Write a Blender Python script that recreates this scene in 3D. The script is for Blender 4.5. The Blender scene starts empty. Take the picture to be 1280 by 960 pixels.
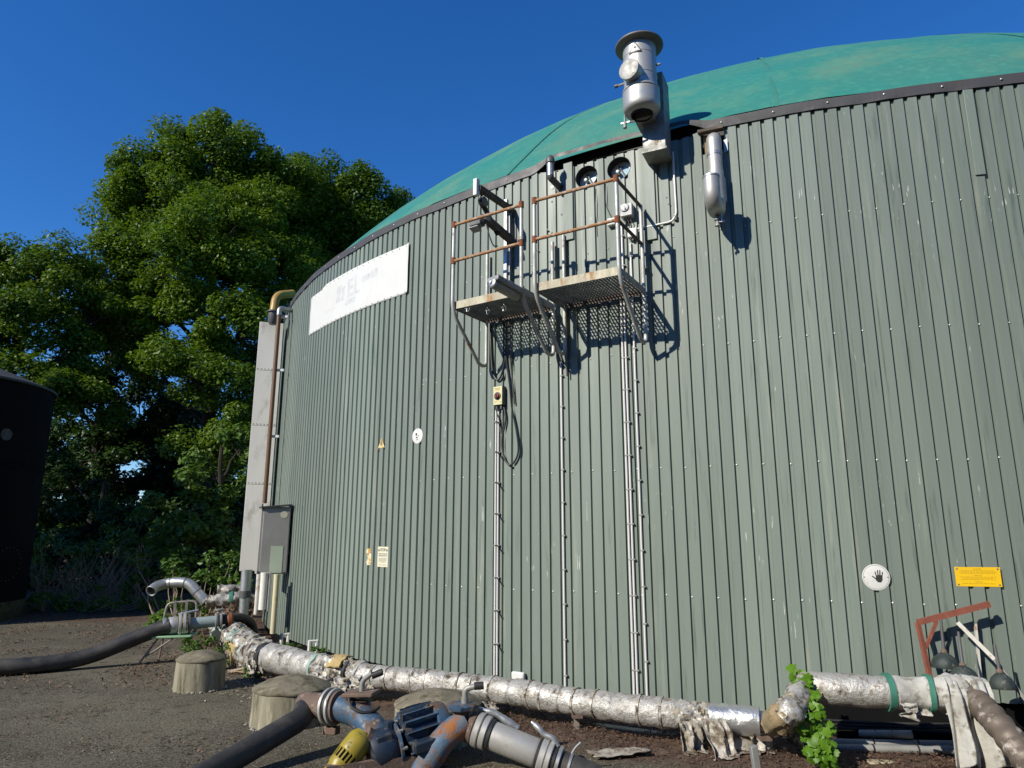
import bpy, math, random
import numpy as np
from mathutils import Vector, Matrix, noise
random.seed(7); np.random.seed(7)
scn = bpy.context.scene
col = scn.collection
R_ = math.radians

# ---------------------------------------------------------------- camera
F_PX = 870.0; PITCH = R_(12.41); ROLL = R_(0.1); H = 1.65
CX, CY, R = 6.676, 17.629, 12.0
V = lambda *a: Vector(a)
fw = V(0, math.cos(PITCH), math.sin(PITCH)); up0 = V(0, -math.sin(PITCH), math.cos(PITCH)); r0 = V(1, 0, 0)
cr = r0*math.cos(ROLL)+up0*math.sin(ROLL); cu = up0*math.cos(ROLL)-r0*math.sin(ROLL)
EYE = V(0, 0, H)
cam = bpy.data.cameras.new('camera'); cam.sensor_width = 36; cam.lens = F_PX*36/1280
cam.clip_start = 0.05; cam.clip_end = 5000
co = bpy.data.objects.new('camera', cam); col.objects.link(co)
m = Matrix((cr, cu, -fw)).transposed().to_4x4(); m.translation = EYE
co.matrix_world = m; scn.camera = co

# ---------------------------------------------------------------- world and sun
SUN_EL, SUN_AZ = R_(33.0), R_(-129.0)
w = bpy.data.worlds.new('World'); scn.world = w; w.use_nodes = True
nt = w.node_tree; nt.nodes.clear()
sky = nt.nodes.new('ShaderNodeTexSky'); sky.sky_type = 'NISHITA'; sky.sun_disc = False
sky.sun_elevation = SUN_EL; sky.sun_rotation = SUN_AZ % (2*math.pi)
sky.altitude = 0; sky.air_density = 1.0; sky.dust_density = 0.0; sky.ozone_density = 7.0
bg = nt.nodes.new('ShaderNodeBackground'); bg.inputs[1].default_value = 0.138
wo = nt.nodes.new('ShaderNodeOutputWorld')
hs_ = nt.nodes.new('ShaderNodeHueSaturation'); hs_.inputs['Hue'].default_value = 0.508; hs_.inputs['Saturation'].default_value = 1.2
nt.links.new(sky.outputs[0], hs_.inputs['Color']); nt.links.new(hs_.outputs[0], bg.inputs[0]); nt.links.new(bg.outputs[0], wo.inputs[0])
to_sun = V(math.sin(SUN_AZ)*math.cos(SUN_EL), math.cos(SUN_AZ)*math.cos(SUN_EL), math.sin(SUN_EL))
sl = bpy.data.lights.new('sun', 'SUN'); sl.energy = 5.0; sl.angle = R_(0.53); sl.color = (1.0, 0.94, 0.82)
so = bpy.data.objects.new('sun', sl); col.objects.link(so)
so.rotation_euler = to_sun.to_track_quat('Z', 'Y').to_euler(); so.location = to_sun*60
scn.view_settings.view_transform = 'Standard'; scn.view_settings.look = 'None'
scn.view_settings.exposure = 0.22; scn.view_settings.gamma = 1.0; scn.view_settings.use_curve_mapping = False
scn.render.engine = 'CYCLES'; scn.render.resolution_x = 1024; scn.render.resolution_y = 768

# ---------------------------------------------------------------- pixel -> point (distance from wall, ground or a stated depth)
def ray(x, y): return fw+cr*((x-640)/F_PX)-cu*((y-480)/F_PX)
def G(x, y, z=0.0):
    d = ray(x, y); return EYE+d*((z-H)/d.z)
def P(x, y, Y):
    d = ray(x, y); return EYE+d*(Y/d.y)
def W(x, y, off=0.0):
    d = ray(x, y); rr = R+off
    a = d.x**2+d.y**2; b = d.x*CX+d.y*CY; c = CX*CX+CY*CY-rr*rr
    return EYE+d*((b-math.sqrt(max(b*b-a*c, 0)))/a)
def ang(p): return math.atan2(p.x-CX, -(p.y-CY))
def wn(th): return V(math.sin(th), -math.cos(th), 0)
def wt(th): return V(math.cos(th), math.sin(th), 0)
def WP(th, z, off=0.0): return V(CX, CY, z)+wn(th)*(R+off)
UP = V(0, 0, 1)

# ---------------------------------------------------------------- mesh builder
class MB:
    def __init__(s): s.v = []; s.f = []
    def box(s, c, sx, sy, sz, ax=None):
        X, Y, Z = ax if ax else (V(1,0,0), V(0,1,0), UP)
        b = len(s.v); c = Vector(c)
        for dx, dy, dz in ((-1,-1,-1),(1,-1,-1),(1,1,-1),(-1,1,-1),(-1,-1,1),(1,-1,1),(1,1,1),(-1,1,1)):
            s.v.append(c+X*(dx*sx/2)+Y*(dy*sy/2)+Z*(dz*sz/2))
        for q in ((3,2,1,0),(4,5,6,7),(0,1,5,4),(1,2,6,5),(2,3,7,6),(3,0,4,7)): s.f.append(tuple(b+i for i in q))
        return s
    def bar(s, a, b, wd, ht, upv=UP):
        a = Vector(a); b = Vector(b); d = (b-a); L = d.length; d.normalize()
        x = d.cross(upv); x.normalize(); z = x.cross(d)
        return s.box((a+b)/2, L, wd, ht, (d, x, z))
    def tube(s, pts, r, n=12, cap=True, jit=0.0, js=6.0, closed=False):
        pts = [Vector(p) for p in pts]; N = len(pts)
        rs = r if isinstance(r, (list, tuple)) else [r]*N
        t0 = (pts[1]-pts[0]).normalized()
        u = t0.orthogonal().normalized(); b0 = len(s.v)
        pt = t0
        for i, p in enumerate(pts):
            t = ((pts[min(i+1,N-1)]-pts[max(i-1,0)])).normalized()
            q = pt.rotation_difference(t); u = q @ u; u = (u-t*u.dot(t)).normalized(); pt = t
            vv = t.cross(u)
            for k in range(n):
                a = 2*math.pi*k/n; d = u*math.cos(a)+vv*math.sin(a); rr = rs[i]
                if jit:
                    w0 = p+d*rr; rr += jit*noise.noise(w0*js)+jit*.6*noise.noise(w0*js*2.7)
                s.v.append(p+d*rr)
        for i in range(N-1):
            for k in range(n):
                k2 = (k+1) % n
                s.f.append((b0+i*n+k, b0+i*n+k2, b0+(i+1)*n+k2, b0+(i+1)*n+k))
        if cap:
            s.f.append(tuple(b0+k for k in range(n-1,-1,-1))); s.f.append(tuple(b0+(N-1)*n+k for k in range(n)))
        return s
    def lathe(s, o, ax, prof, n=24, cap=True):
        o = Vector(o); ax = Vector(ax).normalized(); u = ax.orthogonal().normalized(); v = ax.cross(u); b = len(s.v)
        for r, h in prof:
            for k in range(n):
                a = 2*math.pi*k/n; s.v.append(o+ax*h+(u*math.cos(a)+v*math.sin(a))*max(r, 1e-4))
        for i in range(len(prof)-1):
            for k in range(n):
                k2 = (k+1) % n; s.f.append((b+i*n+k, b+i*n+k2, b+(i+1)*n+k2, b+(i+1)*n+k))
        if cap:
            s.f.append(tuple(b+k for k in range(n-1,-1,-1))); s.f.append(tuple(b+(len(prof)-1)*n+k for k in range(n)))
        return s
    def grid(s, fn, nu, nv):
        b = len(s.v)
        for j in range(nv+1):
            for i in range(nu+1): s.v.append(Vector(fn(i/nu, j/nv)))
        for j in range(nv):
            for i in range(nu):
                a = b+j*(nu+1)+i; s.f.append((a, a+1, a+nu+2, a+nu+1))
        return s
    def poly(s, pts, d=None):
        b = len(s.v); n = len(pts); s.v += [Vector(p) for p in pts]; s.f.append(tuple(range(b, b+n)))
        if d is not None:
            d = Vector(d); s.v += [Vector(p)+d for p in pts]; s.f.append(tuple(range(b+2*n-1, b+n-1, -1)))
            for i in range(n):
                j = (i+1) % n; s.f.append((b+j, b+i, b+n+i, b+n+j))
        return s
    def mesh(s, name, o=V(0,0,0), smooth=True):
        me = bpy.data.meshes.new(name); me.from_pydata([tuple(v-o) for v in s.v], [], s.f); me.validate()
        if smooth:
            me.polygons.foreach_set('use_smooth', [True]*len(me.polygons))
            try: me.set_sharp_from_angle(angle=R_(38))
            except Exception: pass
        me.update(); return me
    def build(s, name, mat, parent=None, smooth=True, bev=0, solid=0, tagv=None):
        if parent is not None:
            o = base_of(parent); loc = V(0,0,0)
        else:
            xs = [v.x for v in s.v]; ys = [v.y for v in s.v]; zs = [v.z for v in s.v]
            o = V((min(xs)+max(xs))/2, (min(ys)+max(ys))/2, min(zs)); loc = o
        me = s.mesh(name, o, smooth); me.materials.append(mat)
        ob = bpy.data.objects.new(name, me); col.objects.link(ob)
        if parent is not None: ob.parent = parent
        ob.location = loc
        if solid:
            md = ob.modifiers.new('solid', 'SOLIDIFY'); md.thickness = solid; md.offset = 0
        if bev:
            md = ob.modifiers.new('bevel', 'BEVEL'); md.width = bev; md.segments = 2; md.limit_method = 'ANGLE'
        if tagv: tag(ob, *tagv)
        return ob
def base_of(o):
    p = V(0,0,0)
    while o is not None: p += o.location; o = o.parent
    return p
def tag(o, label=None, cat=None, group=None, kind=None):
    if label: o['label'] = label
    if cat: o['category'] = cat
    if group: o['group'] = group
    if kind: o['kind'] = kind
    return o
def thing(name, loc, label, cat, group=None):
    o = bpy.data.objects.new(name, None); col.objects.link(o); o.location = Vector(loc); o.empty_display_size = .1
    return tag(o, label, cat, group)
def fillet(pts, rad, k=6):
    pts = [Vector(p) for p in pts]; out = [pts[0]]
    for i in range(1, len(pts)-1):
        a, p, b = pts[i-1], pts[i], pts[i+1]
        r = min(rad, (a-p).length*.49, (b-p).length*.49)
        s = p+(a-p).normalized()*r; e = p+(b-p).normalized()*r
        for j in range(k+1):
            t = j/k; out.append(s*(1-t)**2+p*2*t*(1-t)+e*t*t)
    out.append(pts[-1]); return out
def spline(pts, k=8):
    pts = [Vector(p) for p in pts]; out = []
    for i in range(len(pts)-1):
        p0 = pts[max(i-1,0)]; p1 = pts[i]; p2 = pts[i+1]; p3 = pts[min(i+2,len(pts)-1)]
        for j in range(k):
            t = j/k
            out.append(.5*((2*p1)+(p2-p0)*t+(2*p0-5*p1+4*p2-p3)*t*t+(3*p1-p0-3*p2+p3)*t**3))
    out.append(pts[-1]); return out
def cut_path(pts, a, b):
    """part of a dense path between arc fractions a and b"""
    L = [0]
    for i in range(1, len(pts)): L.append(L[-1]+(pts[i]-pts[i-1]).length)
    T = L[-1]
    def at(f):
        d = f*T
        for i in range(1, len(pts)):
            if L[i] >= d-1e-9:
                t = (d-L[i-1])/max(L[i]-L[i-1], 1e-9); return pts[i-1].lerp(pts[i], t)
        return pts[-1]
    out = [at(a)]+[p for p, l in zip(pts, L) if a*T+1e-4 < l < b*T-1e-4]+[at(b)]
    return out

# ---------------------------------------------------------------- materials
def mk(name, c1, c2=None, scale=3.0, rough=.6, metal=0.0, spot=None, spot_amt=.55, spot_scale=6.0, bump=0.0, bscale=40.0,
       stretch=(1,1,1), spec=.5, rvar=.15, spot2=None, spot2_amt=.6, spot2_scale=20.0, island=0.0, spot_rough=.85, sharp=.05):
    m = bpy.data.materials.new(name); m.use_nodes = True; nt = m.node_tree; N = nt.nodes; L = nt.links
    b = N['Principled BSDF']; b.inputs['Roughness'].default_value = rough; b.inputs['Metallic'].default_value = metal
    b.inputs['Specular IOR Level'].default_value = spec
    g = N.new('ShaderNodeNewGeometry'); mp = N.new('ShaderNodeMapping'); mp.inputs['Scale'].default_value = stretch
    L.new(g.outputs['Position'], mp.inputs['Vector'])
    def nz(sc, det=6, rg=.6):
        n = N.new('ShaderNodeTexNoise'); n.inputs['Scale'].default_value = sc; n.inputs['Detail'].default_value = det
        n.inputs['Roughness'].default_value = rg; L.new(mp.outputs[0], n.inputs['Vector']); return n
    def mix(fac, a, bb):
        x = N.new('ShaderNodeMix'); x.data_type = 'RGBA'
        if isinstance(fac, float): x.inputs[0].default_value = fac
        else: L.new(fac, x.inputs[0])
        for s, k in ((a, 6), (bb, 7)):
            if isinstance(s, tuple): x.inputs[k].default_value = (*s, 1)
            else: L.new(s, x.inputs[k])
        return x.outputs[2]
    def ramp(src, lo, hi):
        r = N.new('ShaderNodeMapRange'); r.inputs[1].default_value = lo; r.inputs[2].default_value = hi; L.new(src, r.inputs[0]); return r.outputs[0]
    c2 = c2 or tuple(x*.75 for x in c1)
    n1 = nz(scale)
    colr = mix(ramp(n1.outputs[0], .35, .65), c1, c2)
    sm = None
    if spot:
        n2 = nz(spot_scale, 8, .65); sm = ramp(n2.outputs[0], spot_amt-sharp, spot_amt+sharp); colr = mix(sm, colr, spot)
    if spot2:
        n3 = nz(spot2_scale, 6, .6); colr = mix(ramp(n3.outputs[0], spot2_amt-sharp, spot2_amt+sharp), colr, spot2)
    if island:
        hs = N.new('ShaderNodeHueSaturation'); v = ramp(g.outputs['Random Per Island'], 0, 1)
        mr = N.new('ShaderNodeMapRange'); mr.inputs[3].default_value = 1-island; mr.inputs[4].default_value = 1+island
        L.new(g.outputs['Random Per Island'], mr.inputs[0]); L.new(mr.outputs[0], hs.inputs['Value']); L.new(colr, hs.inputs['Color']); colr = hs.outputs[0]
    L.new(colr, b.inputs['Base Color'])
    rr = N.new('ShaderNodeMapRange'); rr.inputs[1].default_value = .3; rr.inputs[2].default_value = .7
    rr.inputs[3].default_value = max(rough-rvar, .05); rr.inputs[4].default_value = min(rough+rvar, 1)
    L.new(n1.outputs[0], rr.inputs[0])
    if sm is not None:
        mm = N.new('ShaderNodeMix'); L.new(sm, mm.inputs[0]); L.new(rr.outputs[0], mm.inputs[2]); mm.inputs[3].default_value = spot_rough
        L.new(mm.outputs[0], b.inputs['Roughness'])
        if metal:
            m2 = N.new('ShaderNodeMix'); L.new(sm, m2.inputs[0]); m2.inputs[2].default_value = metal; m2.inputs[3].default_value = 0
            L.new(m2.outputs[0], b.inputs['Metallic'])
    else: L.new(rr.outputs[0], b.inputs['Roughness'])
    if bump:
        n4 = nz(bscale, 5, .6); bp = N.new('ShaderNodeBump'); bp.inputs['Strength'].default_value = bump; bp.inputs['Distance'].default_value = .01
        L.new(n4.outputs[0], bp.inputs['Height']); L.new(bp.outputs[0], b.inputs['Normal'])
    m['nodes'] = 1
    return m
def leafmat(name, c1, c2, trans=.35, rough=.45):
    m = bpy.data.materials.new(name); m.use_nodes = True; nt = m.node_tree; N = nt.nodes; L = nt.links; N.clear()
    o = N.new('ShaderNodeOutputMaterial'); mx = N.new('ShaderNodeMixShader'); mx.inputs[0].default_value = trans
    b = N.new('ShaderNodeBsdfPrincipled'); b.inputs['Roughness'].default_value = rough; b.inputs['Specular IOR Level'].default_value = .3
    t = N.new('ShaderNodeBsdfTranslucent'); g = N.new('ShaderNodeNewGeometry')
    n = N.new('ShaderNodeTexNoise'); n.inputs['Scale'].default_value = .5; n.inputs['Detail'].default_value = 3; L.new(g.outputs['Position'], n.inputs['Vector'])
    ad = N.new('ShaderNodeMath'); ad.operation = 'ADD'; L.new(n.outputs[0], ad.inputs[0])
    sc = N.new('ShaderNodeMath'); sc.operation = 'MULTIPLY_ADD'; L.new(g.outputs['Random Per Island'], sc.inputs[0]); sc.inputs[1].default_value = .9; sc.inputs[2].default_value = -.45
    L.new(sc.outputs[0], ad.inputs[1])
    oi = N.new('ShaderNodeObjectInfo'); o2 = N.new('ShaderNodeMath'); o2.operation = 'MULTIPLY_ADD'; o2.inputs[1].default_value = .7; o2.inputs[2].default_value = -.35; L.new(oi.outputs['Random'], o2.inputs[0])
    a2 = N.new('ShaderNodeMath'); a2.operation = 'ADD'; L.new(ad.outputs[0], a2.inputs[0]); L.new(o2.outputs[0], a2.inputs[1])
    x = N.new('ShaderNodeMix'); x.data_type = 'RGBA'; L.new(a2.outputs[0], x.inputs[0]); x.inputs[6].default_value = (*c1, 1); x.inputs[7].default_value = (*c2, 1); x.clamp_factor = True
    L.new(x.outputs[2], b.inputs['Base Color'])
    y = N.new('ShaderNodeMix'); y.data_type = 'RGBA'; y.blend_type = 'MULTIPLY'; y.inputs[0].default_value = 1; L.new(x.outputs[2], y.inputs[6]); y.inputs[7].default_value = (1.5, 1.5, .6, 1)
    L.new(y.outputs[2], t.inputs['Color'])
    L.new(b.outputs[0], mx.inputs[1]); L.new(t.outputs[0], mx.inputs[2]); L.new(mx.outputs[0], o.inputs[0])
    return m

M = {}
M['clad'] = None
def clad_mat():
    m = mk('cladding_paint', (.186,.224,.190), (.152,.186,.158), scale=3.2, rough=.52, rvar=.1, stretch=(1,1,.07), spot=(.235,.262,.215), spot_amt=.64, spot_scale=7,
           spot2=(.105,.135,.11), spot2_amt=.64, spot2_scale=16, spot_rough=.5, sharp=.06, bump=.05, bscale=9)
    nt = m.node_tree; N = nt.nodes; L = nt.links; b = N['Principled BSDF']
    # slight tone difference from sheet to sheet, and hairline pale scuffs
    src = b.inputs['Base Color'].links[0].from_socket
    oi = N.new('ShaderNodeObjectInfo'); mr = N.new('ShaderNodeMapRange'); mr.inputs[3].default_value = .86; mr.inputs[4].default_value = 1.1
    L.new(oi.outputs['Random'], mr.inputs[0]); hs = N.new('ShaderNodeHueSaturation'); L.new(mr.outputs[0], hs.inputs['Value']); L.new(src, hs.inputs['Color'])
    g = N.new('ShaderNodeNewGeometry'); mp = N.new('ShaderNodeMapping'); mp.inputs['Scale'].default_value = (1,1,.12); L.new(g.outputs['Position'], mp.inputs['Vector'])
    n = N.new('ShaderNodeTexNoise'); n.inputs['Scale'].default_value = 55; n.inputs['Detail'].default_value = 2; L.new(mp.outputs[0], n.inputs['Vector'])
    n2 = N.new('ShaderNodeTexNoise'); n2.inputs['Scale'].default_value = 1.3; n2.inputs['Detail'].default_value = 3; L.new(g.outputs['Position'], n2.inputs['Vector'])
    a = N.new('ShaderNodeMapRange'); a.inputs[1].default_value = .70; a.inputs[2].default_value = .74; L.new(n.outputs[0], a.inputs[0])
    c = N.new('ShaderNodeMapRange'); c.inputs[1].default_value = .56; c.inputs[2].default_value = .62; L.new(n2.outputs[0], c.inputs[0])
    mu = N.new('ShaderNodeMath'); mu.operation = 'MULTIPLY'; L.new(a.outputs[0], mu.inputs[0]); L.new(c.outputs[0], mu.inputs[1])
    x = N.new('ShaderNodeMix'); x.data_type = 'RGBA'; L.new(mu.outputs[0], x.inputs[0]); L.new(hs.outputs[0], x.inputs[6]); x.inputs[7].default_value = (.5,.53,.48,1)
    L.new(x.outputs[2], b.inputs['Base Color'])
    return m
M['clad'] = clad_mat()
M['scrape'] = mk('bare_scrape', (.55,.56,.52), (.36,.39,.35), scale=40, rough=.5)
M['dome'] = mk('dome_membrane', (.03,.215,.163), (.04,.18,.14), scale=.6, rough=.5, spot=(.10,.19,.12), spot_amt=.62, spot_scale=.9, sharp=.14, bump=.15, bscale=2.5, spot2=(.06,.25,.17), spot2_amt=.62, spot2_scale=12)
M['dome_seam'] = mk('dome_seam', (.032,.185,.14), (.04,.165,.13), rough=.6)
M['strip'] = mk('edge_strip', (.065,.062,.06), (.05,.048,.047), scale=4, rough=.55, bump=.1, bscale=8)
M['black'] = mk('black_rubber', (.012,.012,.012), (.02,.02,.02), rough=.6)
M['void'] = mk('insulation_and_bore_shade', (.02,.019,.017), (.03,.028,.024), rough=.95)  # dark inner wall, and painted shade for open pipe ends
M['screw'] = mk('screw_zinc', (.5,.52,.5), (.4,.42,.4), rough=.4, metal=.5)
M['galv'] = mk('galvanised', (.46,.47,.47), (.36,.37,.37), scale=9, rough=.45, metal=.75, spot=(.30,.27,.22), spot_amt=.66, spot_scale=14)
M['galv_dull'] = mk('galvanised_dull', (.30,.30,.28), (.22,.22,.20), scale=9, rough=.6, metal=.35, spot=(.25,.17,.09), spot_amt=.64, spot_scale=11)
M['steel'] = mk('stainless', (.50,.49,.45), (.40,.39,.36), scale=3, rough=.5, metal=.55, stretch=(1,1,4), bump=.04, bscale=60)
M['post'] = mk('weathered_post', (.50,.50,.46), (.38,.38,.35), scale=10, rough=.5, metal=.25, spot=(.30,.13,.05), spot_amt=.64, spot_scale=7)
M['rust_rail'] = mk('rusty_rail', (.36,.15,.05), (.30,.17,.09), scale=11, rough=.85, spot=(.40,.34,.26), spot_amt=.56, spot_scale=16, bump=.3, bscale=80)
M['rust'] = mk('rust', (.24,.075,.025), (.14,.05,.02), scale=18, rough=.9, bump=.4, bscale=90)
M['rail_dark'] = mk('rail_dark', (.085,.06,.04), (.05,.04,.03), scale=12, rough=.7, spot=(.2,.1,.05), spot_amt=.62, spot_scale=15)
M['toe'] = mk('toe_board', (.46,.42,.31), (.36,.33,.24), scale=9, rough=.7, metal=.1, spot=(.34,.18,.07), spot_amt=.60, spot_scale=6, stretch=(1,1,.4))
M['grate'] = mk('grating', (.20,.20,.18), (.14,.14,.12), scale=9, rough=.6, metal=.3)
M['white'] = mk('white_paint', (.66,.66,.63), (.60,.60,.57), scale=2, rough=.5)
M['banner'] = mk('banner_sheet', (.66,.66,.63), (.60,.60,.57), scale=2.2, rough=.45, stretch=(1,1,.35), spot=(.56,.55,.52), spot_amt=.62, spot_scale=5, sharp=.12)
M['ghost'] = mk('faded_print', (.47,.475,.475), (.60,.60,.585), scale=14, rough=.5)
M['ink'] = mk('black_print', (.015,.015,.015), (.03,.03,.03), rough=.6)
M['greyink'] = mk('grey_print', (.12,.12,.10), (.2,.2,.17), rough=.6)
M['yellow'] = mk('yellow_plate', (.80,.50,.01), (.74,.45,.01), scale=6, rough=.45)
M['yline'] = mk('yellow_print', (.42,.25,.01), (.5,.3,.02), rough=.5)
M['cream'] = mk('cream_plate', (.66,.62,.46), (.6,.56,.42), scale=8, rough=.5)
M['creampipe'] = mk('cream_pipe', (.60,.54,.34), (.52,.46,.30), scale=5, rough=.5, spot=(.42,.27,.05), spot_amt=.62, spot_scale=6)
M['sticker'] = mk('peeled_sticker', (.70,.66,.5), (.6,.45,.1), scale=12, rough=.6, spot=(.42,.20,.02), spot_amt=.54, spot_scale=14)
M['boxyel'] = mk('switch_plate', (.62,.58,.33), (.55,.52,.3), rough=.45)
M['red'] = mk('red_knob', (.35,.04,.02), (.3,.03,.02), rough=.4)
M['boxgrey'] = mk('box_grey', (.42,.42,.41), (.36,.36,.35), scale=8, rough=.5)
M['boxdark'] = mk('box_dark', (.10,.10,.10), (.07,.07,.07), rough=.5)
M['cable'] = mk('black_cable', (.014,.014,.014), (.02,.02,.02), rough=.5)
M['conduit'] = mk('grey_conduit', (.68,.67,.64), (.6,.59,.57), scale=6, rough=.4, metal=.1)
M['glass'] = None
M['duct'] = mk('duct_panel', (.72,.70,.63), (.63,.61,.55), scale=1.6, rough=.6, stretch=(1,1,.5), spot=(.38,.36,.31), spot_amt=.64, spot_scale=4, sharp=.1)
M['cab'] = mk('cabinet_steel', (.36,.35,.32), (.30,.29,.265), scale=1.8, rough=.6, metal=.05, spot=(.28,.27,.24), spot_amt=.62, spot_scale=3, sharp=.15)
M['labelgreen'] = mk('pale_label', (.55,.62,.46), (.5,.57,.42), rough=.6)
M['ochre'] = mk('ochre_pipe', (.40,.25,.05), (.30,.18,.04), scale=6, rough=.45)
M['brownpipe'] = mk('brown_downpipe', (.16,.085,.04), (.12,.06,.03), scale=6, rough=.45)
M['foil'] = mk('foil_jacket', (.50,.485,.45), (.36,.345,.315), scale=8, rough=.5, metal=.45, spot=(.06,.045,.03), spot_amt=.60, spot_scale=7, spot2=(.25,.215,.165), spot2_amt=.585, spot2_scale=18, bump=1.0, bscale=45)
M['foil_torn'] = mk('torn_foil', (.48,.465,.43), (.28,.265,.24), scale=9, rough=.5, metal=.35, spot=(.045,.035,.025), spot_amt=.52, spot_scale=9, spot2=(.36,.31,.22), spot2_amt=.56, spot2_scale=22, bump=1.0, bscale=22)
M['foil_clean'] = mk('clean_foil', (.58,.58,.57), (.50,.50,.49), scale=8, rough=.34, metal=.8, bump=.7, bscale=22)
M['wool'] = mk('mineral_wool', (.30,.22,.12), (.20,.15,.08), scale=12, rough=.95, bump=.8, bscale=60)
M['tape'] = mk('green_tape', (.035,.15,.105), (.05,.18,.13), scale=8, rough=.5)
M['palegreen_tape'] = mk('faded_green_tape', (.22,.34,.29), (.3,.38,.33), scale=8, rough=.6)
M['cloth'] = mk('white_sheeting', (.47,.46,.42), (.36,.35,.31), scale=7, rough=.85, spot=(.20,.18,.14), spot_amt=.57, spot_scale=10, bump=.5, bscale=40)
M['plastic'] = mk('dirty_film', (.40,.37,.32), (.24,.21,.16), scale=9, rough=.35, spot=(.12,.09,.06), spot_amt=.55, spot_scale=9, bump=.8, bscale=30)
M['concrete'] = mk('concrete_cap', (.29,.265,.195), (.17,.155,.11), scale=7, rough=.95, spec=.2, stretch=(1,1,.16), spot=(.075,.065,.035), spot_amt=.58, spot_scale=11, sharp=.1, spot2=(.42,.38,.27), spot2_amt=.63, spot2_scale=18, bump=.4, bscale=120)
M['lid'] = mk('concrete_lid', (.20,.178,.13), (.13,.115,.08), scale=7, rough=.95, spec=.2, spot=(.28,.24,.16), spot_amt=.6, spot_scale=14, sharp=.1, spot2=(.07,.065,.035), spot2_amt=.6, spot2_scale=9, bump=.5, bscale=110)
M['pebble'] = mk('pale_pebble', (.42,.40,.36), (.12,.11,.09), scale=30, rough=.8)
M['hose'] = mk('black_hose', (.022,.021,.020), (.035,.033,.031), scale=5, rough=.6, spot=(.07,.062,.052), spot_amt=.60, spot_scale=7, sharp=.12, bump=.2, bscale=70)
M['blue'] = mk('blue_casting', (.045,.10,.175), (.022,.05,.09), scale=9, rough=.6, spot=(.095,.06,.04), spot_amt=.53, spot_scale=8, spot2=(.20,.21,.20), spot2_amt=.62, spot2_scale=17, bump=.3, bscale=50)
M['bluerust'] = mk('blue_rusted', (.05,.11,.19), (.10,.12,.14), scale=8, rough=.65, spot=(.26,.10,.028), spot_amt=.55, spot_scale=5.5, spot2=(.16,.06,.02), spot2_amt=.6, spot2_scale=13, bump=.5, bscale=60)
M['motor'] = mk('motor_blue', (.014,.026,.05), (.010,.018,.03), scale=8, rough=.5, spot=(.05,.045,.04), spot_amt=.58, spot_scale=9)
M['brownpipe2'] = mk('rusty_pipe', (.11,.075,.055), (.16,.105,.08), scale=14, rough=.85, spot=(.25,.2,.17), spot_amt=.62, spot_scale=18, bump=.5, bscale=60)
M['clamp'] = mk('clamp_grey', (.46,.45,.42), (.36,.35,.33), scale=9, rough=.5, metal=.4, spot=(.2,.17,.13), spot_amt=.63, spot_scale=12)
M['yelcap'] = mk('yellow_strainer', (.31,.24,.015), (.22,.17,.02), scale=6, rough=.45, spot=(.10,.085,.02), spot_amt=.62, spot_scale=12)
M['spiral'] = mk('spiral_duct', (.16,.125,.095), (.09,.072,.055), scale=7, rough=.62, metal=.2, spot=(.40,.36,.31), spot_amt=.62, spot_scale=9)
M['redsteel'] = mk('red_oxide', (.24,.07,.04), (.17,.055,.035), scale=12, rough=.8, spot=(.33,.27,.2), spot_amt=.66, spot_scale=13)
M['whitesteel'] = mk('white_bracket', (.6,.58,.52), (.5,.48,.43), scale=10, rough=.6, spot=(.30,.12,.04), spot_amt=.60, spot_scale=9)
M['bell'] = mk('dark_bell', (.02,.03,.028), (.035,.045,.04), scale=16, rough=.6, spot=(.13,.13,.11), spot_amt=.62, spot_scale=25)
M['chairgreen'] = mk('green_seat', (.25,.42,.25), (.2,.35,.2), scale=8, rough=.5)
M['chairframe'] = mk('chair_frame', (.17,.16,.15), (.25,.2,.17), scale=12, rough=.5, metal=.3)
M['tankblack'] = mk('black_tank_shell', (.006,.006,.0065), (.009,.009,.009), scale=2, rough=.8, spec=.04)  # black paint taken darker, putting shade into the colour
M['tankroof'] = mk('tank_roof', (.05,.05,.05), (.04,.04,.04), scale=3, rough=.7)
M['moss'] = mk('mossy_base', (.05,.055,.008), (.02,.022,.008), scale=6, rough=.9)
M['emblem'] = mk('dull_plate', (.05,.052,.055), (.025,.027,.03), scale=12, rough=.6)
M['bark'] = mk('bark', (.035,.028,.02), (.02,.016,.012), scale=6, rough=.95, stretch=(1,1,.3), bump=.6, bscale=25)
M['stick'] = mk('dry_stem', (.30,.23,.16), (.22,.165,.11), scale=8, rough=.9)
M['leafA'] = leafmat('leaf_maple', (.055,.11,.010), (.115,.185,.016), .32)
M['leafB'] = leafmat('leaf_maple_shaded', (.02,.048,.010), (.04,.085,.014), .2)  # maple green darkened, painting in the shade of the back trees
M['leafC'] = leafmat('leaf_shrub', (.06,.125,.02), (.10,.17,.03), .3)
M['leafD'] = leafmat('leaf_nettle', (.07,.15,.015), (.12,.20,.03), .3)
M['leafV'] = leafmat('leaf_vine', (.055,.14,.008), (.12,.25,.016), .3)
M['litter'] = mk('leaf_litter', (.17,.11,.065), (.10,.06,.035), scale=20, rough=.95, island=.5)
M['chip'] = mk('bark_chip', (.115,.062,.042), (.075,.042,.03), scale=30, rough=.95, island=.6)
M['kerb'] = mk('pale_kerb', (.40,.35,.24), (.3,.26,.17), scale=8, rough=.9, bump=.3, bscale=60)
M['greyduct'] = mk('grey_duct', (.24,.24,.23), (.18,.18,.17), scale=6, rough=.5)
def glassm():
    m = bpy.data.materials.new('sight_glass'); m.use_nodes = True; b = m.node_tree.nodes['Principled BSDF']
    b.inputs['Base Color'].default_value = (.35,.5,.55,1); b.inputs['Roughness'].default_value = .08; b.inputs['Metallic'].default_value = 0.0
    b.inputs['Specular IOR Level'].default_value = 1.0; return m
M['glass'] = glassm()

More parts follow.
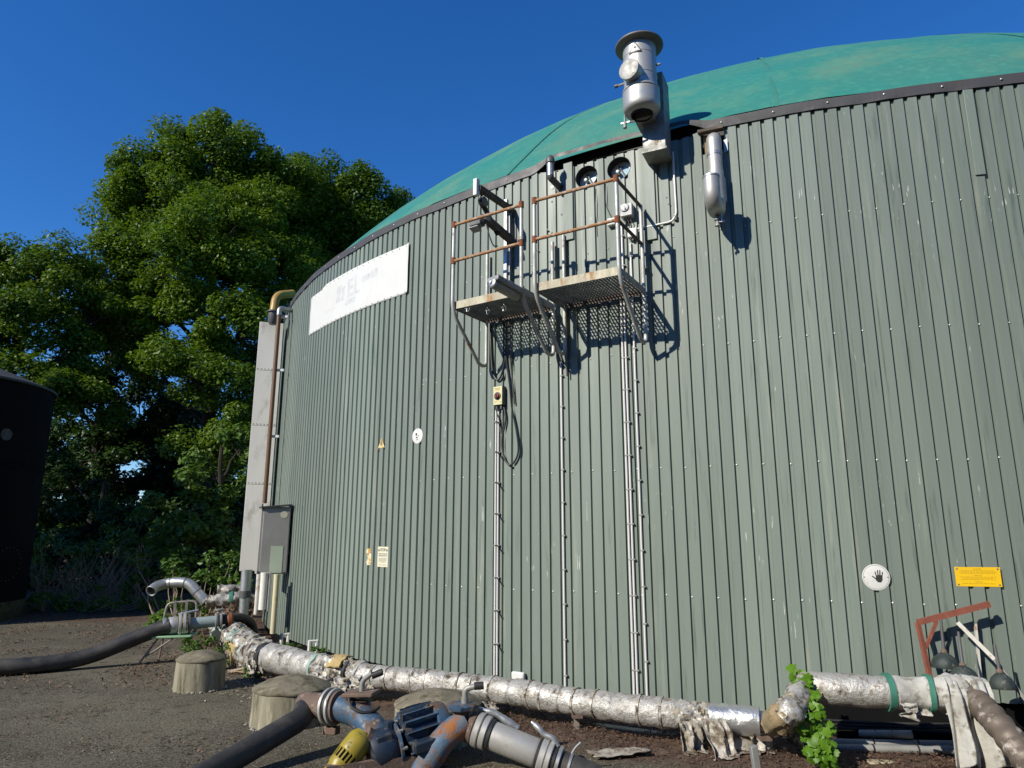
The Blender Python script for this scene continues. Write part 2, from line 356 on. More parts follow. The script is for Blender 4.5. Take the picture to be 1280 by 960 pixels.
# ---------------------------------------------------------------- ground
def ground_mat():
    m = bpy.data.materials.new('yard_ground'); m.use_nodes = True; nt = m.node_tree; N = nt.nodes; L = nt.links; b = N['Principled BSDF']
    g = N.new('ShaderNodeNewGeometry')
    def nz(sc, det=6, rg=.6):
        n = N.new('ShaderNodeTexNoise'); n.inputs['Scale'].default_value = sc; n.inputs['Detail'].default_value = det; n.inputs['Roughness'].default_value = rg
        L.new(g.outputs['Position'], n.inputs['Vector']); return n.outputs[0]
    def mr(src, a, c, d=0, e=1):
        r = N.new('ShaderNodeMapRange'); r.inputs[1].default_value = a; r.inputs[2].default_value = c; r.inputs[3].default_value = d; r.inputs[4].default_value = e; L.new(src, r.inputs[0]); return r.outputs[0]
    def mix(f, a, c):
        x = N.new('ShaderNodeMix'); x.data_type = 'RGBA'; L.new(f, x.inputs[0])
        for s, k in ((a, 6), (c, 7)):
            if isinstance(s, tuple): x.inputs[k].default_value = (*s, 1)
            else: L.new(s, x.inputs[k])
        return x.outputs[2]
    def ma(op, a, c):
        x = N.new('ShaderNodeMath'); x.operation = op
        for i, s in enumerate((a, c)):
            if isinstance(s, (int, float)): x.inputs[i].default_value = s
            else: L.new(s, x.inputs[i])
        return x.outputs[0]
    vor = N.new('ShaderNodeTexVoronoi'); vor.inputs['Scale'].default_value = 70; L.new(g.outputs['Position'], vor.inputs['Vector'])
    c = mix(mr(nz(1.1), .35, .65), (.100,.089,.064), (.070,.061,.043))
    c = mix(mr(nz(.35, 4), .48, .62), c, (.127,.112,.078))
    c = mix(mr(nz(4.5, 7), .55, .68), c, (.046,.037,.025))
    c = mix(mr(nz(75, 2), .56, .66), c, (.24,.22,.175))
    c = mix(mr(nz(50, 2), .56, .64), c, (.018,.015,.010))
    # earth near the tank foot and towards the hedge
    sep = N.new('ShaderNodeSeparateXYZ'); L.new(g.outputs['Position'], sep.inputs[0])
    dx = ma('SUBTRACT', sep.outputs[0], CX); dy = ma('SUBTRACT', sep.outputs[1], CY)
    rad = ma('SQRT', ma('ADD', ma('MULTIPLY', dx, dx), ma('MULTIPLY', dy, dy)), 0)
    wob = ma('MULTIPLY', ma('SUBTRACT', nz(1.7, 5), .5), 1.4)
    e1 = mr(ma('ADD', rad, wob), 13.35, 12.95)
    e2 = mr(ma('ADD', sep.outputs[1], wob), 14.2, 14.7)
    e3 = mr(ma('SUBTRACT', ma('ADD', sep.outputs[0], ma('MULTIPLY', sep.outputs[1], .62)), wob), 4.9, 5.3)
    em = ma('MAXIMUM', ma('MAXIMUM', e1, e2), e3)
    soil = mix(mr(nz(9, 8), .4, .65), (.06,.038,.027), (.12,.082,.058))
    c = mix(em, c, soil)
    L.new(c, b.inputs['Base Color']); b.inputs['Roughness'].default_value = .95; b.inputs['Specular IOR Level'].default_value = .15
    bp = N.new('ShaderNodeBump'); bp.inputs['Strength'].default_value = .4; bp.inputs['Distance'].default_value = .012
    L.new(ma('ADD', nz(95, 3), ma('MULTIPLY', nz(25, 4), 1.2)), bp.inputs['Height']); L.new(bp.outputs[0], b.inputs['Normal'])
    return m
def soft_ax(lo, hi, near_lo, near_hi, step):
    a = list(np.arange(near_lo, near_hi+1e-6, step)); d = step; x = near_hi
    while x < hi: d *= 1.35; x += d; a.append(min(x, hi))
    d = step; x = near_lo
    while x > lo: d *= 1.35; x -= d; a.insert(0, max(x, lo))
    return a
gx = soft_ax(-900, 900, -12, 8, .16); gy = soft_ax(-300, 1500, 3, 19, .16)
def gz(x, y):
    rad = math.hypot(x-CX, y-CY)
    e = max(0, min(1, (13.3-rad)/.5))
    z = .012*noise.noise(V(x*.9, y*.9, 0))+.004*noise.noise(V(x*4, y*4, 1))
    z += e*(.02+.05*noise.noise(V(x*2.2, y*2.2, 4)))
    far = max(0, min(1, (y-15.5)/2))
    z += far*(.10+.10*noise.noise(V(x*.8, y*.8, 9)))
    return z*(1 if abs(x) < 60 and abs(y) < 80 else 0)
mb = MB(); nx, ny = len(gx), len(gy)
for y in gy:
    for x in gx: mb.v.append(V(x, y, gz(x, y)))
for j in range(ny-1):
    for i in range(nx-1):
        a = j*nx+i; mb.f.append((a, a+1, a+nx+1, a+nx))
me = mb.mesh('ground'); me.materials.append(ground_mat())
go = bpy.data.objects.new('ground', me); col.objects.link(go); tag(go, 'weathered asphalt yard with soil beside the tank', kind='structure'); go['label'] = 'weathered asphalt yard with brown soil beside the tank'

# ---------------------------------------------------------------- digester tank
tank = thing('digester_tank', (CX, CY, 0), 'large round digester tank with ribbed grey green metal cladding and green dome', 'tank')
DA = .0197/2; A0 = -.5876-.0018     # angle per rib, right edge of crest 0
th_px = lambda x, y: ang(W(x, y))
G0, G1 = th_px(668, 215), th_px(888, 168)     # stretch where the strip is lifted off the sheets
def lift(th):
    e = .022
    return max(0, min(1, (th-G0)/e))*max(0, min(1, (G1-th)/e))
def ztop(th): return 5.835-.06*lift(th)
HOLES = [(W(734, 222), .128), (W(774.5, 211.5), .131)]
HOLES = [(ang(p), p.z, r) for p, r in HOLES]
CUT = (th_px(879, 200), th_px(903, 200), 5.55)            # sheet cut back round the gas pipe
def prof(k):
    """column angles and offsets of rib k, from the right crest edge of rib k to that of rib k+1"""
    a = A0+k*DA; mmr = lambda d: d/1000/R
    return [(a, .023), (a+mmr(6), 0), (a+mmr(37), 0), (a+mmr(43), .023)]
RPS = 8; TH_R = th_px(1004, 870)
nrib = int(round(2*math.pi/DA)); k_lo = -300
clad_groups = []
for s in range(nrib//RPS+1):
    k0 = k_lo+s*RPS; k1 = min(k0+RPS, k_lo+nrib)
    cols = []
    for k in range(k0, k1): cols += prof(k)
    cols.append((A0+k1*DA, .023)); cols.append((A0+k1*DA+.006/R, .002)); 
    # finer columns where a hole is
    fine = []
    for (a, o), (b, p) in zip(cols[:-1], cols[1:]):
        n = 1
        for (hc, hz, hr) in HOLES:
            if b > hc-hr/R-.001 and a < hc+hr/R+.001: n = 5
        for i in range(n): fine.append((a+(b-a)*i/n, o+(p-o)*i/n))
    fine.append(cols[-1])
    mb = MB(); lap = .0015*(s % 2)
    jt = random.uniform(-.006, .006)
    def strip(a, b, za, zb, zc, zd):
        i = len(mb.v)
        mb.v += [WP(a[0], za, a[1]+lap), WP(b[0], zb, b[1]+lap), WP(b[0], zd, b[1]+lap), WP(a[0], zc, a[1]+lap)]; mb.f.append((i, i+1, i+2, i+3))
    zb0 = .16
    for a, b in zip(fine[:-1], fine[1:]):
        ta, tb = ztop(a[0])+jt, ztop(b[0])+jt
        mid = (a[0]+b[0])/2; zb0 = .16 if mid < TH_R else .37
        if CUT[0] < mid < CUT[1]: ta = tb = CUT[2]
        hit = None
        for (hc, hz, hr) in HOLES:
            if abs(mid-hc)*R < hr: hit = (hc, hz, hr)
        if hit:
            hc, hz, hr = hit
            da = math.sqrt(max(0, hr*hr-((a[0]-hc)*R)**2)); db = math.sqrt(max(0, hr*hr-((b[0]-hc)*R)**2))
            strip(a, b, zb0, zb0, hz-da, hz-db)
            if hz+max(da, db) < ta: strip(a, b, hz+da, hz+db, ta, tb)
        else: 
            # split in height so that shading varies and dents can be carried
            strip(a, b, zb0, zb0, ta, tb)
    mb.build('cladding_sheet', M['clad'], tank, smooth=False)
mb = MB()
mb.lathe(V(CX, CY, 0), UP, [(R-.18, 0), (R-.18, 5.86)], 256, cap=False)
mb.build('inner_wall', M['void'], tank)
mb = MB()
mb.lathe(V(CX, CY, 0), UP, [(R-.03, -.05), (R-.03, .15), (R-.06, .155), (R-.06, .42), (R-.18, .43)], 256, cap=False)
mb.build('concrete_footing', M['tankblack'], tank)  # near-black colour also paints in recess shade below the right pipe
# screws
mb = MB()
ks = list(range(-80, 60))
for zr in (4.698, 3.501, 2.313, 1.113):
    for i in ks:
        th = -.5876+i*.0197
        if not -1.35 < th < .7: continue
        mb.lathe(WP(th, zr+random.uniform(-.008, .008), -.001), wn(th), [(.0105, 0), (.0105, .004), (.006, .008), (.0001, .009)], 8)
mb.build('screw_heads', M['screw'], tank, tagv=(None, None, None, 'stuff'))
# flashing strip
NST = 360
def st_lo(th): return 5.80+.135*lift(th)+.006*math.sin(th*31)+.004*math.sin(th*77+1)
def st_hi(th): return st_lo(th)+.108-.06*lift(th)
mb = MB(); ns = 1400
for i in range(ns+1):
    th = -math.pi+2*math.pi*i/ns-.36
    lo, hi = st_lo(th), st_hi(th); ff = .012*noise.noise(V(th*60, 0, 0))*(1+lift(th))
    for z, o in ((lo, .038+ff), (lo+.5*(hi-lo), .036+ff*.4), (hi, .033), (hi+.004, -.02)): mb.v.append(WP(th, z, o))
for i in range(ns):
    for j in range(3): a = i*4+j; mb.f.append((a, a+4, a+5, a+1))
mb.build('edge_strip', M['strip'], tank, smooth=False)
mb = MB()
for i in range(ns+1):
    th = -math.pi+2*math.pi*i/ns-.36
    for z, o in ((5.72, -.15), (st_hi(th)+.03, -.15)): mb.v.append(WP(th, z, o))
for i in range(ns): a = i*2; mb.f.append((a, a+2, a+3, a+1))
mb.build('gap_shade_ring', M['black'], tank)  # black ring added to paint the shade of the gap under the strip
mb = MB()
for i in range(50):
    th = -1.35+i*.042
    if lift(th) > 0: continue
    mb.lathe(WP(th, (st_lo(th)+st_hi(th))/2+random.uniform(-.01,.01), .040), wn(th), [(.010, 0), (.010, .004), (.006, .007), (.0001, .008)], 8)
mb.build('strip_bolts', M['screw'], tank, tagv=(None, None, None, 'stuff'))
# dome
HD = 5.6; RHO = (R*R+HD*HD)/(2*HD); ZB = 5.90
def dome_pt(th, r, lft=0.0):
    zc = ZB+HD-RHO; z = zc+math.sqrt(max(0, RHO*RHO-r*r))
    wob = .02*noise.noise(V(th*9, r*.6, 2))+.012*noise.noise(V(th*30, r*1.5, 5))
    return V(CX, CY, z+wob+lft)+wn(th)*r
mb = MB(); nr = 60; nth = 420
for j in range(nr+1):
    r = (R-.055)*(1-(j/nr)**1.3)
    for i in range(nth): mb.v.append(dome_pt(2*math.pi*i/nth, r))
for j in range(nr):
    for i in range(nth):
        i2 = (i+1) % nth; mb.f.append((j*nth+i, j*nth+i2, (j+1)*nth+i2, (j+1)*nth+i))
dm = mb.build('dome_membrane', M['dome'], tank)
for q in range(24):
    th = th_px(972, 120)+q*2*math.pi/24
    mb = MB()
    def sf(u, v, th=th): 
        r = (R-.05)*(1-v*.995); return dome_pt(th+(u-.5)*.04/max(r, .6), r, .016)
    mb.grid(sf, 1, 60); mb.build('welded_seam', M['dome_seam'], dm)
# cover strips and a short rib cap on the cladding
def wall_strip(px0, py0, px1, py1, wd, off, mat, name, parent=tank, dp=.03):
    a = W(px0, py0, off); b = W(px1, py1, off); th = ang((a+b)/2)
    a = WP(th, a.z, off); b = WP(th, b.z, off)
    return MB().box((a+b)/2, wd, dp, (a-b).length, (wt(th), wn(th), UP)).build(name, mat, parent, bev=.004)
wall_strip(710, 204, 712, 300, .11, .03, M['clad'], 'cover_strip')
wall_strip(809, 185, 815, 300, .12, .03, M['clad'], 'cover_strip')
wall_strip(1212, 112, 1223, 219, .085, .028, M['clad'], 'rib_cap', dp=.02)
for x, y in ((690,252),(690,291),(684,287),(697,243),(836,255),(833,247),(838,278),(672,313),(760,345),(702,268)):
    p = W(x, y, .025); th = ang(p); MB().lathe(p-wn(th)*.004, wn(th), [(.012, 0), (.012, .004), (.007, .006)], 8).build('stray_bolt', M['boxdark'], tank)
p = W(690.5, 234, .025); th = ang(p); MB().lathe(p, wn(th), [(.022, 0), (.022, .004), (.012, .005)], 14).build('pale_plug', M['white'], tank)
random.seed(21)
for x, y, n, h_ in ((1004,243,2,.09),(1010,247,1,.06),(1125,236,1,.07),(1135,237,1,.05),(1242,238,1,.06),(1262,237,2,.06),(1270,240,1,.05),(899,399,2,.03),(900,400,1,.03),(973,488,1,.05),(1148,600,1,.10),(605,640,2,.16),(722,705,2,.14),(735,640,1,.2),(968,760,1,.12),(1004,790,1,.14)):
    for i in range(n):
        p = W(x+i*4, y+random.uniform(-3, 3), .0); th = ang(p); k = round((th-A0)/DA-.68); th = A0+(k+.68+random.uniform(-.2, .2))*DA
        q = WP(th, p.z, .0245); X, Y = wt(th), wn(th); w_ = random.uniform(.004, .009)
        mb = MB(); mb.poly([q+X*w_*a_+UP*h_*b_ for a_, b_ in ((-.5,-.5),(.3,-.48),(.6,-.1),(.2,.2),(.4,.45),(-.1,.5),(-.4,.1))]); mb.build('paint_scrape', M['scrape'], tank, smooth=False)
# cut-out round the gas pipe
th = (CUT[0]+CUT[1])/2
MB().box(WP(th, 5.66, -.06), .17, .05, .24, (wt(th), wn(th), UP)).build('cutout_backing', M['wool'], tank)
MB().box(WP(th, 5.795, .03), .26, .07, .035, (wt(th), wn(th), UP)).build('cutout_lintel', M['rail_dark'], tank, bev=.004)
a = W(907, 182, .03); th = ang(a)
MB().box(a, .04, .004, .14, (wt(th)*.95+UP*.3, wn(th), UP)).build('loose_bracket', M['galv'], tank)

# ---------------------------------------------------------------- banner on the wall
bt = [ang(W(391.5, 369)), ang(W(515, 304))]
zb_ = W(388.5, 420).z; zt_ = W(515, 304.5).z; zb2 = W(514, 366).z; zt2 = W(392, 369).z
bn = thing('wall_banner', WP((bt[0]+bt[1])/2, zb_, .03), 'long white sheet panel with faded grey lettering screwed to the wall', 'banner')
def bz(u, v):
    lo = zb_+(zb2-zb_)*u; hi = zt2+(zt_-zt2)*u
    if u < .16 and v > .93: hi -= .05
    if .16 <= u < .22 and v > .93: hi -= .07*(1-(u-.16)/.06)*.6
    return lo+(hi-lo)*v
def bpt(u, v, o=0.0):
    th = bt[0]+(bt[1]-bt[0])*u
    return WP(th, bz(u, v), .026+o+.004*noise.noise(V(u*9, v*3, 0))+(.03*max(0, (u-.975)/.025)))
MB().grid(bpt, 90, 24).build('sheet', M['banner'], bn, solid=.004)
mb = MB()
for i in range(20):
    for v in (.035, .965):
        u = (i+.5)/20; th = bt[0]+(bt[1]-bt[0])*u; mb.lathe(bpt(u, v, .001), wn(th), [(.009, 0), (.009, .004), (.0001, .006)], 8)
mb.build('screw_heads', M['greyink'], bn, tagv=(None, None, None, 'stuff'))
def text_mesh(txt, size, fn, name, mat, parent, bold=.0):
    cu_ = bpy.data.curves.new('txt', 'FONT'); cu_.body = txt; cu_.size = size; cu_.offset = bold; cu_.align_x = 'CENTER'; cu_.align_y = 'CENTER'
    o = bpy.data.objects.new('txt', cu_); me = bpy.data.meshes.new_from_object(o)
    mb = MB(); mb.v = [fn(v.co.x, v.co.y) for v in me.vertices]; mb.f = [tuple(p.vertices) for p in me.polygons]
    bpy.data.objects.remove(o); bpy.data.curves.remove(cu_); bpy.data.meshes.remove(me)
    return mb.build(name, mat, parent, smooth=False)
LB = (bt[1]-bt[0])*R
def bxy(x, y, u0, v0): return bpt(u0+x/LB, v0+y/(zt_-zb2), .0026)
text_mesh('EL', .40, lambda x, y: bxy(x, y, .545, .58), 'faded_letter', M['ghost'], bn, .006)
for u0, v0, wd, hh in ((.39, .58, .05, .36), (.44, .55, .03, .3), (.66, .66, .07, .12), (.73, .68, .05, .16), (.28, .32, .14, .02), (.52, .30, .1, .12)):
    mb = MB(); n = 10
    mb.grid(lambda u, v: bpt(u0+(u-.5)*wd+(v-.5)*.01, v0+(v-.5)*hh, .0023+.0001*u), n, 3); mb.build('faded_print', M['ghost'], bn)

# ---------------------------------------------------------------- service platforms
FZ = 4.08
def axes(th): return wt(th), wn(th), UP
def platform(px_l, px_r, label, side_rails, kick_parts):
    """px_l / px_r: image points of the floor's front lower corners"""
    a = G(px_l[0], px_l[1], FZ); b = G(px_r[0], px_r[1], FZ)
    X = (b-a).normalized(); X.z = 0; X.normalize(); Y = V(X.y, -X.x, 0)   # Y: outward
    mid = (a+b)/2
    depth = math.hypot(mid.x-CX, mid.y-CY)-R-.06
    L = (b-a).length
    t = thing('service_platform', mid-Y*depth, label, 'platform', 'railed platforms on the tank wall')
    ax = (X, Y, UP)
    O_ = a    # front-left corner
    def q(u, d, z): return O_+X*u-Y*d+UP*z
    kb = .085
    MB().box(q(L/2, .004, .045), L, .008, kb, ax).build('front_kickboard', M['toe'], t)
    MB().box(q(L/2, depth-.01, .03), L, .008, .06, ax).build('back_angle', M['rail_dark'], t)
    for u in (.006, L-.006): MB().box(q(u, depth/2, .035), .008, depth-.03, .07, ax).build('side_angle', M['galv_dull'], t)
    mb = MB(); n = int(L/.034)
    for i in range(1, n): mb.box(q(L*i/n, depth/2, .045), .004, depth-.03, .028, ax)
    n2 = int(depth/.05)
    for i in range(1, n2): mb.box(q(L/2, depth*i/n2, .054), L-.02, .006, .008, ax)
    mb.build('grating', M['grate'], t, smooth=False, tagv=(None, None, None, 'stuff'))
    rl = 1.0
    posts = []
    for u in (.0, L):
        s = 1 if u == 0 else -1
        uu = u+s*.012
        def wz(z, o): 
            p = q(uu, 0, z); th = ang(p); c = WP(th, FZ+z, o); return c
        back = q(uu, depth+.0, 0); 
        zbot = -.53
        pts = [q(uu, -.03, rl), q(uu, -.03, -.03), q(uu, depth-.14, zbot), q(uu, depth-.01, zbot+.02), q(uu, depth-.01, .86 if u == 0 else .80)]
        p = MB().tube(fillet(pts, .13, 8), .021, 12).build('bent_post', M['post'], t)
        posts.append(p)
        for z in (rl-.02, .55): MB().tube([q(uu, -.03, z-.035), q(uu, -.03, z+.035)], .028, 12).build('rusty_joint', M['rust'], t)
        MB().box(q(uu, depth+.02, .3), .06, .05, .03, ax).build('wall_clip', M['galv_dull'], t)
    for z in (rl-.02, .55): MB().tube([q(.0, -.03, z), q(L, -.03, z)], .0175, 12).build('front_rail', M['rust_rail'], t)
    if side_rails:
        for z in (rl-.02, .55): MB().tube([q(L-.012, -.03, z), q(L-.012, depth-.02, z+.0)], .0175, 12).build('side_rail', M['rail_dark'], t)
        MB().tube([q(L-.012, depth-.01, .55), q(L-.012, depth-.01, .99)], .021, 12).build('back_post_extension', M['post'], t)
    for u in (L*.25, L*.6):
        c = q(u, .06, -.015); 
    return t, q, L, depth, ax
pl1 = platform((566.5, 387), (655, 367.5), 'grating platform with rusty rails beneath the hoist, carrying the strip lamp', False, 1)
pl2 = platform((669, 364.5), (777, 343), 'grating platform with rusty rails and dark side rails under the portholes', True, 1)
t1, q1, L1, d1, ax1 = pl1
for u in (.18, .30, .52):   # hooks under the left floor edge
    c = q1(u, .02+.2*(u > .2), -.02)
    mb = MB(); mb.tube([c+UP*.05]+[c+ax1[0]*(.03*math.sin(a))+UP*(-.03-.03*math.cos(a)+.03) for a in [i*math.pi*1.6/8-.4 for i in range(9)]], .005, 6)
    mb.build('ring_hook', M['galv'], t1)
# strip lamp fixed at the left platform
def on_plane(px, py, pt, nrm):
    d = ray(px, py); return EYE+d*((pt-EYE).dot(nrm)/d.dot(nrm))
a = on_plane(616, 354, q1(.4, -.36, 0), ax1[1]); b = on_plane(647, 371, q1(.4, -.03, 0), ax1[1])
ll = thing('strip_lamp', (a+b)/2-UP*.06, 'grey bulkhead strip lamp projecting over the platform edge', 'lamp')
d = (b-a).normalized(); sx = d.cross(UP).normalized(); uz = sx.cross(d)
mb = MB()
def lampsec(u, v):
    aa = math.pi*(1.0+u); p = a.lerp(b, v); return p+sx*(.062*math.cos(aa))+uz*(.075*math.sin(aa))
mb.tube([a.lerp(b, i/10) for i in range(11)], [.045]+[.052]*9+[.045], 20); mb.build('diffuser', mk('diffuser', (.34,.33,.27), (.26,.25,.2), scale=9, rough=.35), ll)
MB().box((a+b)/2+uz*.045, (b-a).length+.03, .17, .06, (d, sx, uz)).build('housing', M['galv_dull'], ll, bev=.012)
MB().lathe(a, -d, [(.052, -.01), (.052, .012), (.042, .02), (.02, .022)], 20).build('end_cap', M['galv'], ll)
MB().lathe(a-d*.022, -d, [(.016, 0), (.016, .015), (.0001, .02)], 10).build('cap_screw', M['white'], ll)
MB().tube([b-d*.04, b+d*.05, q1(L1-.012, -.03, .14)], .014, 8).build('support_arm', M['galv_dull'], ll)

# ---------------------------------------------------------------- hoist by the left platform
th = ang(W(638, 320)); X, Y, Z = axes(th)
ho = thing('hoist', WP(th, 4.1, .05), 'small galvanised hoist with mast, swing arm and winch behind the railing', 'hoist')
hp = lambda s, z, o: WP(th, z, o)+X*s
MB().box(hp(0, 4.86, .09), .045, .045, 1.4, (X, Y, Z)).build('mast', M['galv'], ho, bev=.003)
MB().box(hp(.035, 4.75, .07), .012, .02, 1.2, (X, Y, Z)).build('mast_conduit', M['conduit'], ho)
zt = W(634, 226, .62).z
MB().bar(hp(.02, zt, .66), hp(.06, zt-.03, .06), .05, .07).build('upper_arm', M['rail_dark'], ho, bev=.004)
MB().tube(fillet([hp(.06, zt-.01, .08), hp(.09, zt-.05, .02), hp(.095, zt-.42, .02)], .06), .018, 10).build('bent_stay', M['boxdark'], ho)
MB().box(hp(.0, zt-.0, .68), .05, .06, .20, (X, Y, Z)).build('head_block', M['white'], ho, bev=.004)
MB().lathe(hp(-.03, zt-.12, .55), X, [(.02, 0), (.06, .005), (.045, .02), (.045, .04), (.06, .055), (.02, .06)], 18).build('pulley', M['boxdark'], ho)
MB().tube([hp(-.01, zt-.1, .6), hp(-.02, zt-.2, .45), hp(.02, zt-.42, .28)], .03, 10).build('cable_drum_guard', M['black'], ho)
MB().bar(hp(.0, zt-.30, .50), hp(.06, zt-.42, .06), .06, .09).build('lower_arm', M['rail_dark'], ho, bev=.004)
wbx = W(620, 268, .55); 
MB().box(hp(-.10, zt-.33, .52), .15, .10, .10, (X, Y, Z)).build('winch_box', M['boxdark'], ho, bev=.01)
MB().lathe(hp(-.03, zt-.30, .52), X, [(.05, 0), (.055, .01), (.03, .03), (.03, .06), (.05, .08)], 16).build('winch_drum', M['galv_dull'], ho)
MB().box(hp(-.12, zt-.41, .53), .12, .09, .008, (X, (Y+UP*.4).normalized(), Z)).build('winch_flap', M['boxgrey'], ho)
MB().tube(spline([hp(.0, zt-.34, .5), hp(.06, zt-.6, .45), hp(.10, zt-.62, .40)], 5), .007, 6).build('crank_handle', M['ink'], ho)
MB().tube([hp(-.0, zt+.02, .62), hp(-.09, zt-.28, .55)], .003, 6).build('rope', M['ink'], ho)

# ---------------------------------------------------------------- small vent pipe with dark cap
a = W(701, 235, .0); th = ang(a); Y = wn(th)
vp = thing('vent_pipe', a, 'short grey vent pipe bent upwards with a dark cap', 'vent pipe')
b1 = a+Y*.02; 
e = W(688, 222, .22); tp = W(685, 203, .22); tp = V(e.x, e.y, tp.z)
MB().tube(fillet([a-Y*.05, a+Y*.10, e, e+UP*.05], .08), .038, 14).build('elbow', M['boxdark'], vp)
MB().tube([e+UP*.02, e+UP*.17], .040, 16).build('socket', M['galv'], vp)
MB().lathe(e+UP*.165, UP, [(.042, 0), (.052, .012), (.052, .05), (.044, .075), (.03, .1), (.001, .11)], 14).build('cap', M['boxdark'], vp)
MB().lathe(a-Y*.0, Y, [(.06, 0), (.06, .012), (.03, .016)], 16).build('wall_flange', M['boxdark'], vp)

# ---------------------------------------------------------------- portholes
plab = ['round porthole nearer the vent pipe with a dark sleeve and pale glass', 'round porthole nearer the relief valve, glass bright and sleeve dark']
for (hc, hz, hr), lb in zip(HOLES, plab):
    c = WP(hc, hz, 0); Y = wn(hc); X = wt(hc)
    po = thing('porthole', c-UP*hr, lb, 'porthole', 'portholes in the tank wall')
    MB().lathe(c, Y, [(hr*1.0, .024), (hr*1.03, .026), (hr*1.03, -.005), (hr*.985, -.01), (hr*.985, -.115), (hr*.8, -.115)], 40, cap=False).build('sleeve', M['black'], po)
    MB().lathe(c, Y, [(hr*.97, -.115), (hr*.97, -.085), (hr*.70, -.085), (hr*.70, -.115)], 40, cap=False).build('ring_flange', M['white'], po)
    MB().lathe(c, Y, [(hr*.72, -.11), (hr*.72, -.098)], 40).build('sight_glass', M['glass'], po)
    MB().box(c-Y*.075+X*.01, .016, .012, hr*1.35, ((X+UP*.5).normalized(), Y, (UP-X*.5).normalized())).build('wiper', M['ink'], po)
    MB().lathe(c-Y*.095-X*.035, Y, [(.022, 0), (.022, .06), (.012, .065)], 12).build('wiper_hub', M['galv'], po)
for k, pts in enumerate(([(745,236),(744,262),(746,280),(747,296)], [(757,230),(757,252),(761,265),(766,274)])):
    c = spline([W(x, y, .03) for x, y in pts], 6)
    MB().tube(c, .005, 6).build('loose_wire', M['cable'], tagv=(['thin black wire hanging loose below the porthole by the vent pipe', 'thin black wire running from porthole down to the white box'][k], 'wire'))

# ---------------------------------------------------------------- boxes and conduit on the wall, right end of the platforms
def wallbox(name, px, py, w_, h_, d_, mat, label, cat='box', off=.02):
    c = W(px, py, off+d_/2); th = ang(c); X, Y, Z = axes(th)
    o = thing(name, c-UP*h_/2-Y*d_/2, label, cat)
    MB().box(c, w_, d_, h_, (X, Y, Z)).build('case', mat, o, bev=.006)
    return o, c, X, Y
o, c, X, Y = wallbox('control_box', 784, 264, .13, .14, .09, M['boxgrey'], 'grey control box with a round dial knob beside the side rail', 'control box')
dial = MB().lathe(c+Y*.045-X*.012+UP*.022, Y, [(.042, 0), (.042, .012), (.036, .016)], 24).build('dial', M['white'], o)
MB().box(c+Y*.068-X*.012+UP*.022, .012, .016, .05, ((X+UP*.4).normalized(), Y, (UP-X*.4).normalized())).build('knob', M['boxgrey'], dial)
MB().lathe(c+Y*.0455-X*.012+UP*.022, Y, [(.048, 0), (.048, .003)], 24).build('dial_rim', M['ink'], dial)
for i in range(3):
    a = c+X*(-.03+.03*i)-UP*.07
    MB().tube(spline([a, a-UP*.03, a-UP*.06+X*.012, a-UP*.10], 4), .006, 6).build('lead', M['cable'], o)
o, c, X, Y = wallbox('junction_box', 765, 278, .09, .08, .06, M['white'], 'small white junction box behind the middle rail joint', 'junction box')
MB().box(c+Y*.031, .07, .004, .06, (X, Y, UP)).build('lid', M['white'], o)
o, c, X, Y = wallbox('junction_box', 791, 292, .10, .10, .07, M['white'], 'white tilted junction box where the thin conduit ends', 'junction box')
MB().box(c+Y*.036, .08, .004, .08, (X, Y, UP)).build('lid', M['white'], o)
MB().tube([c-UP*.05, c-UP*.08], .014, 10).build('cable_gland', M['boxdark'], o)
pts = [W(841, 190, .04), W(845.5, 268, .04), W(840, 277, .04), W(797, 286, .04)]
o = MB().tube(fillet(pts, .05, 5), .011, 10).build('conduit', M['conduit'], tagv=('thin pale conduit dropping beside the relief valve then turning to the junction box', 'conduit'))
mbp = MB().lathe(W(845, 272, .04), UP, [(.017, -.03), (.017, .02)], 10).build('elbow_sleeve', M['boxdark'], o)

# ---------------------------------------------------------------- pressure relief valve
OF = .47
c0 = W(801, 110, OF); th = ang(c0); X, Y, Z = axes(th)
zA = lambda y: W(800, y, OF).z
base = V(c0.x, c0.y, zA(140))
rv = thing('relief_valve', base, 'stainless pressure relief valve with wide rim cap standing above the wall edge', 'relief valve')
zc = lambda y: zA(y)-base.z
def rad(pix): return pix*((c0-EYE).dot(fw))/F_PX
rb = rad(21)
MB().lathe(base, UP, [(rb*.98, zc(118)), (rb*.98, zc(60))], 40).build('barrel', M['steel'], rv)
for yy in (75, 100): MB().lathe(base, UP, [(rb*.985, zc(yy)-.004), (rb*1.0, zc(yy)), (rb*.985, zc(yy)+.004)], 40, cap=False).build('weld_bead', M['steel'], rv)
MB().lathe(base, UP, [(rb*.9, zc(62)), (rb*1.40, zc(60.3)), (rb*1.43, zc(59.6)), (rb*1.43, zc(58.4)), (rb*1.38, zc(57.8)), (rb*.9, zc(57.6))], 48).build('rim_cap', mk('shaded_rim', (.13,.125,.115), (.18,.17,.15), scale=8, rough=.6, metal=.3), rv)  # steel darkened to put the underside shade into its colour
MB().lathe(base, UP, [(rb*.99, zc(119)), (rb*1.09, zc(117)), (rb*1.09, zc(115)), (rb*.99, zc(113))], 40).build('lower_flange', M['steel'], rv)
MB().lathe(base, UP, [(rb*.62, zc(142)), (rb*.66, zc(144)), (rb*.96, zc(141.5)), (rb*1.06, zc(139)), (rb*1.09, zc(135)), (rb*1.09, zc(118.5))], 40, cap=False).build('lower_bowl', M['steel'], rv)
MB().lathe(base, UP, [(rb*.60, zc(146)), (rb*.58, zc(128)), (.001, zc(127))], 32, cap=False).build('outlet_throat', M['void'], rv)  # dark lining puts the throat's inner shade into the colour
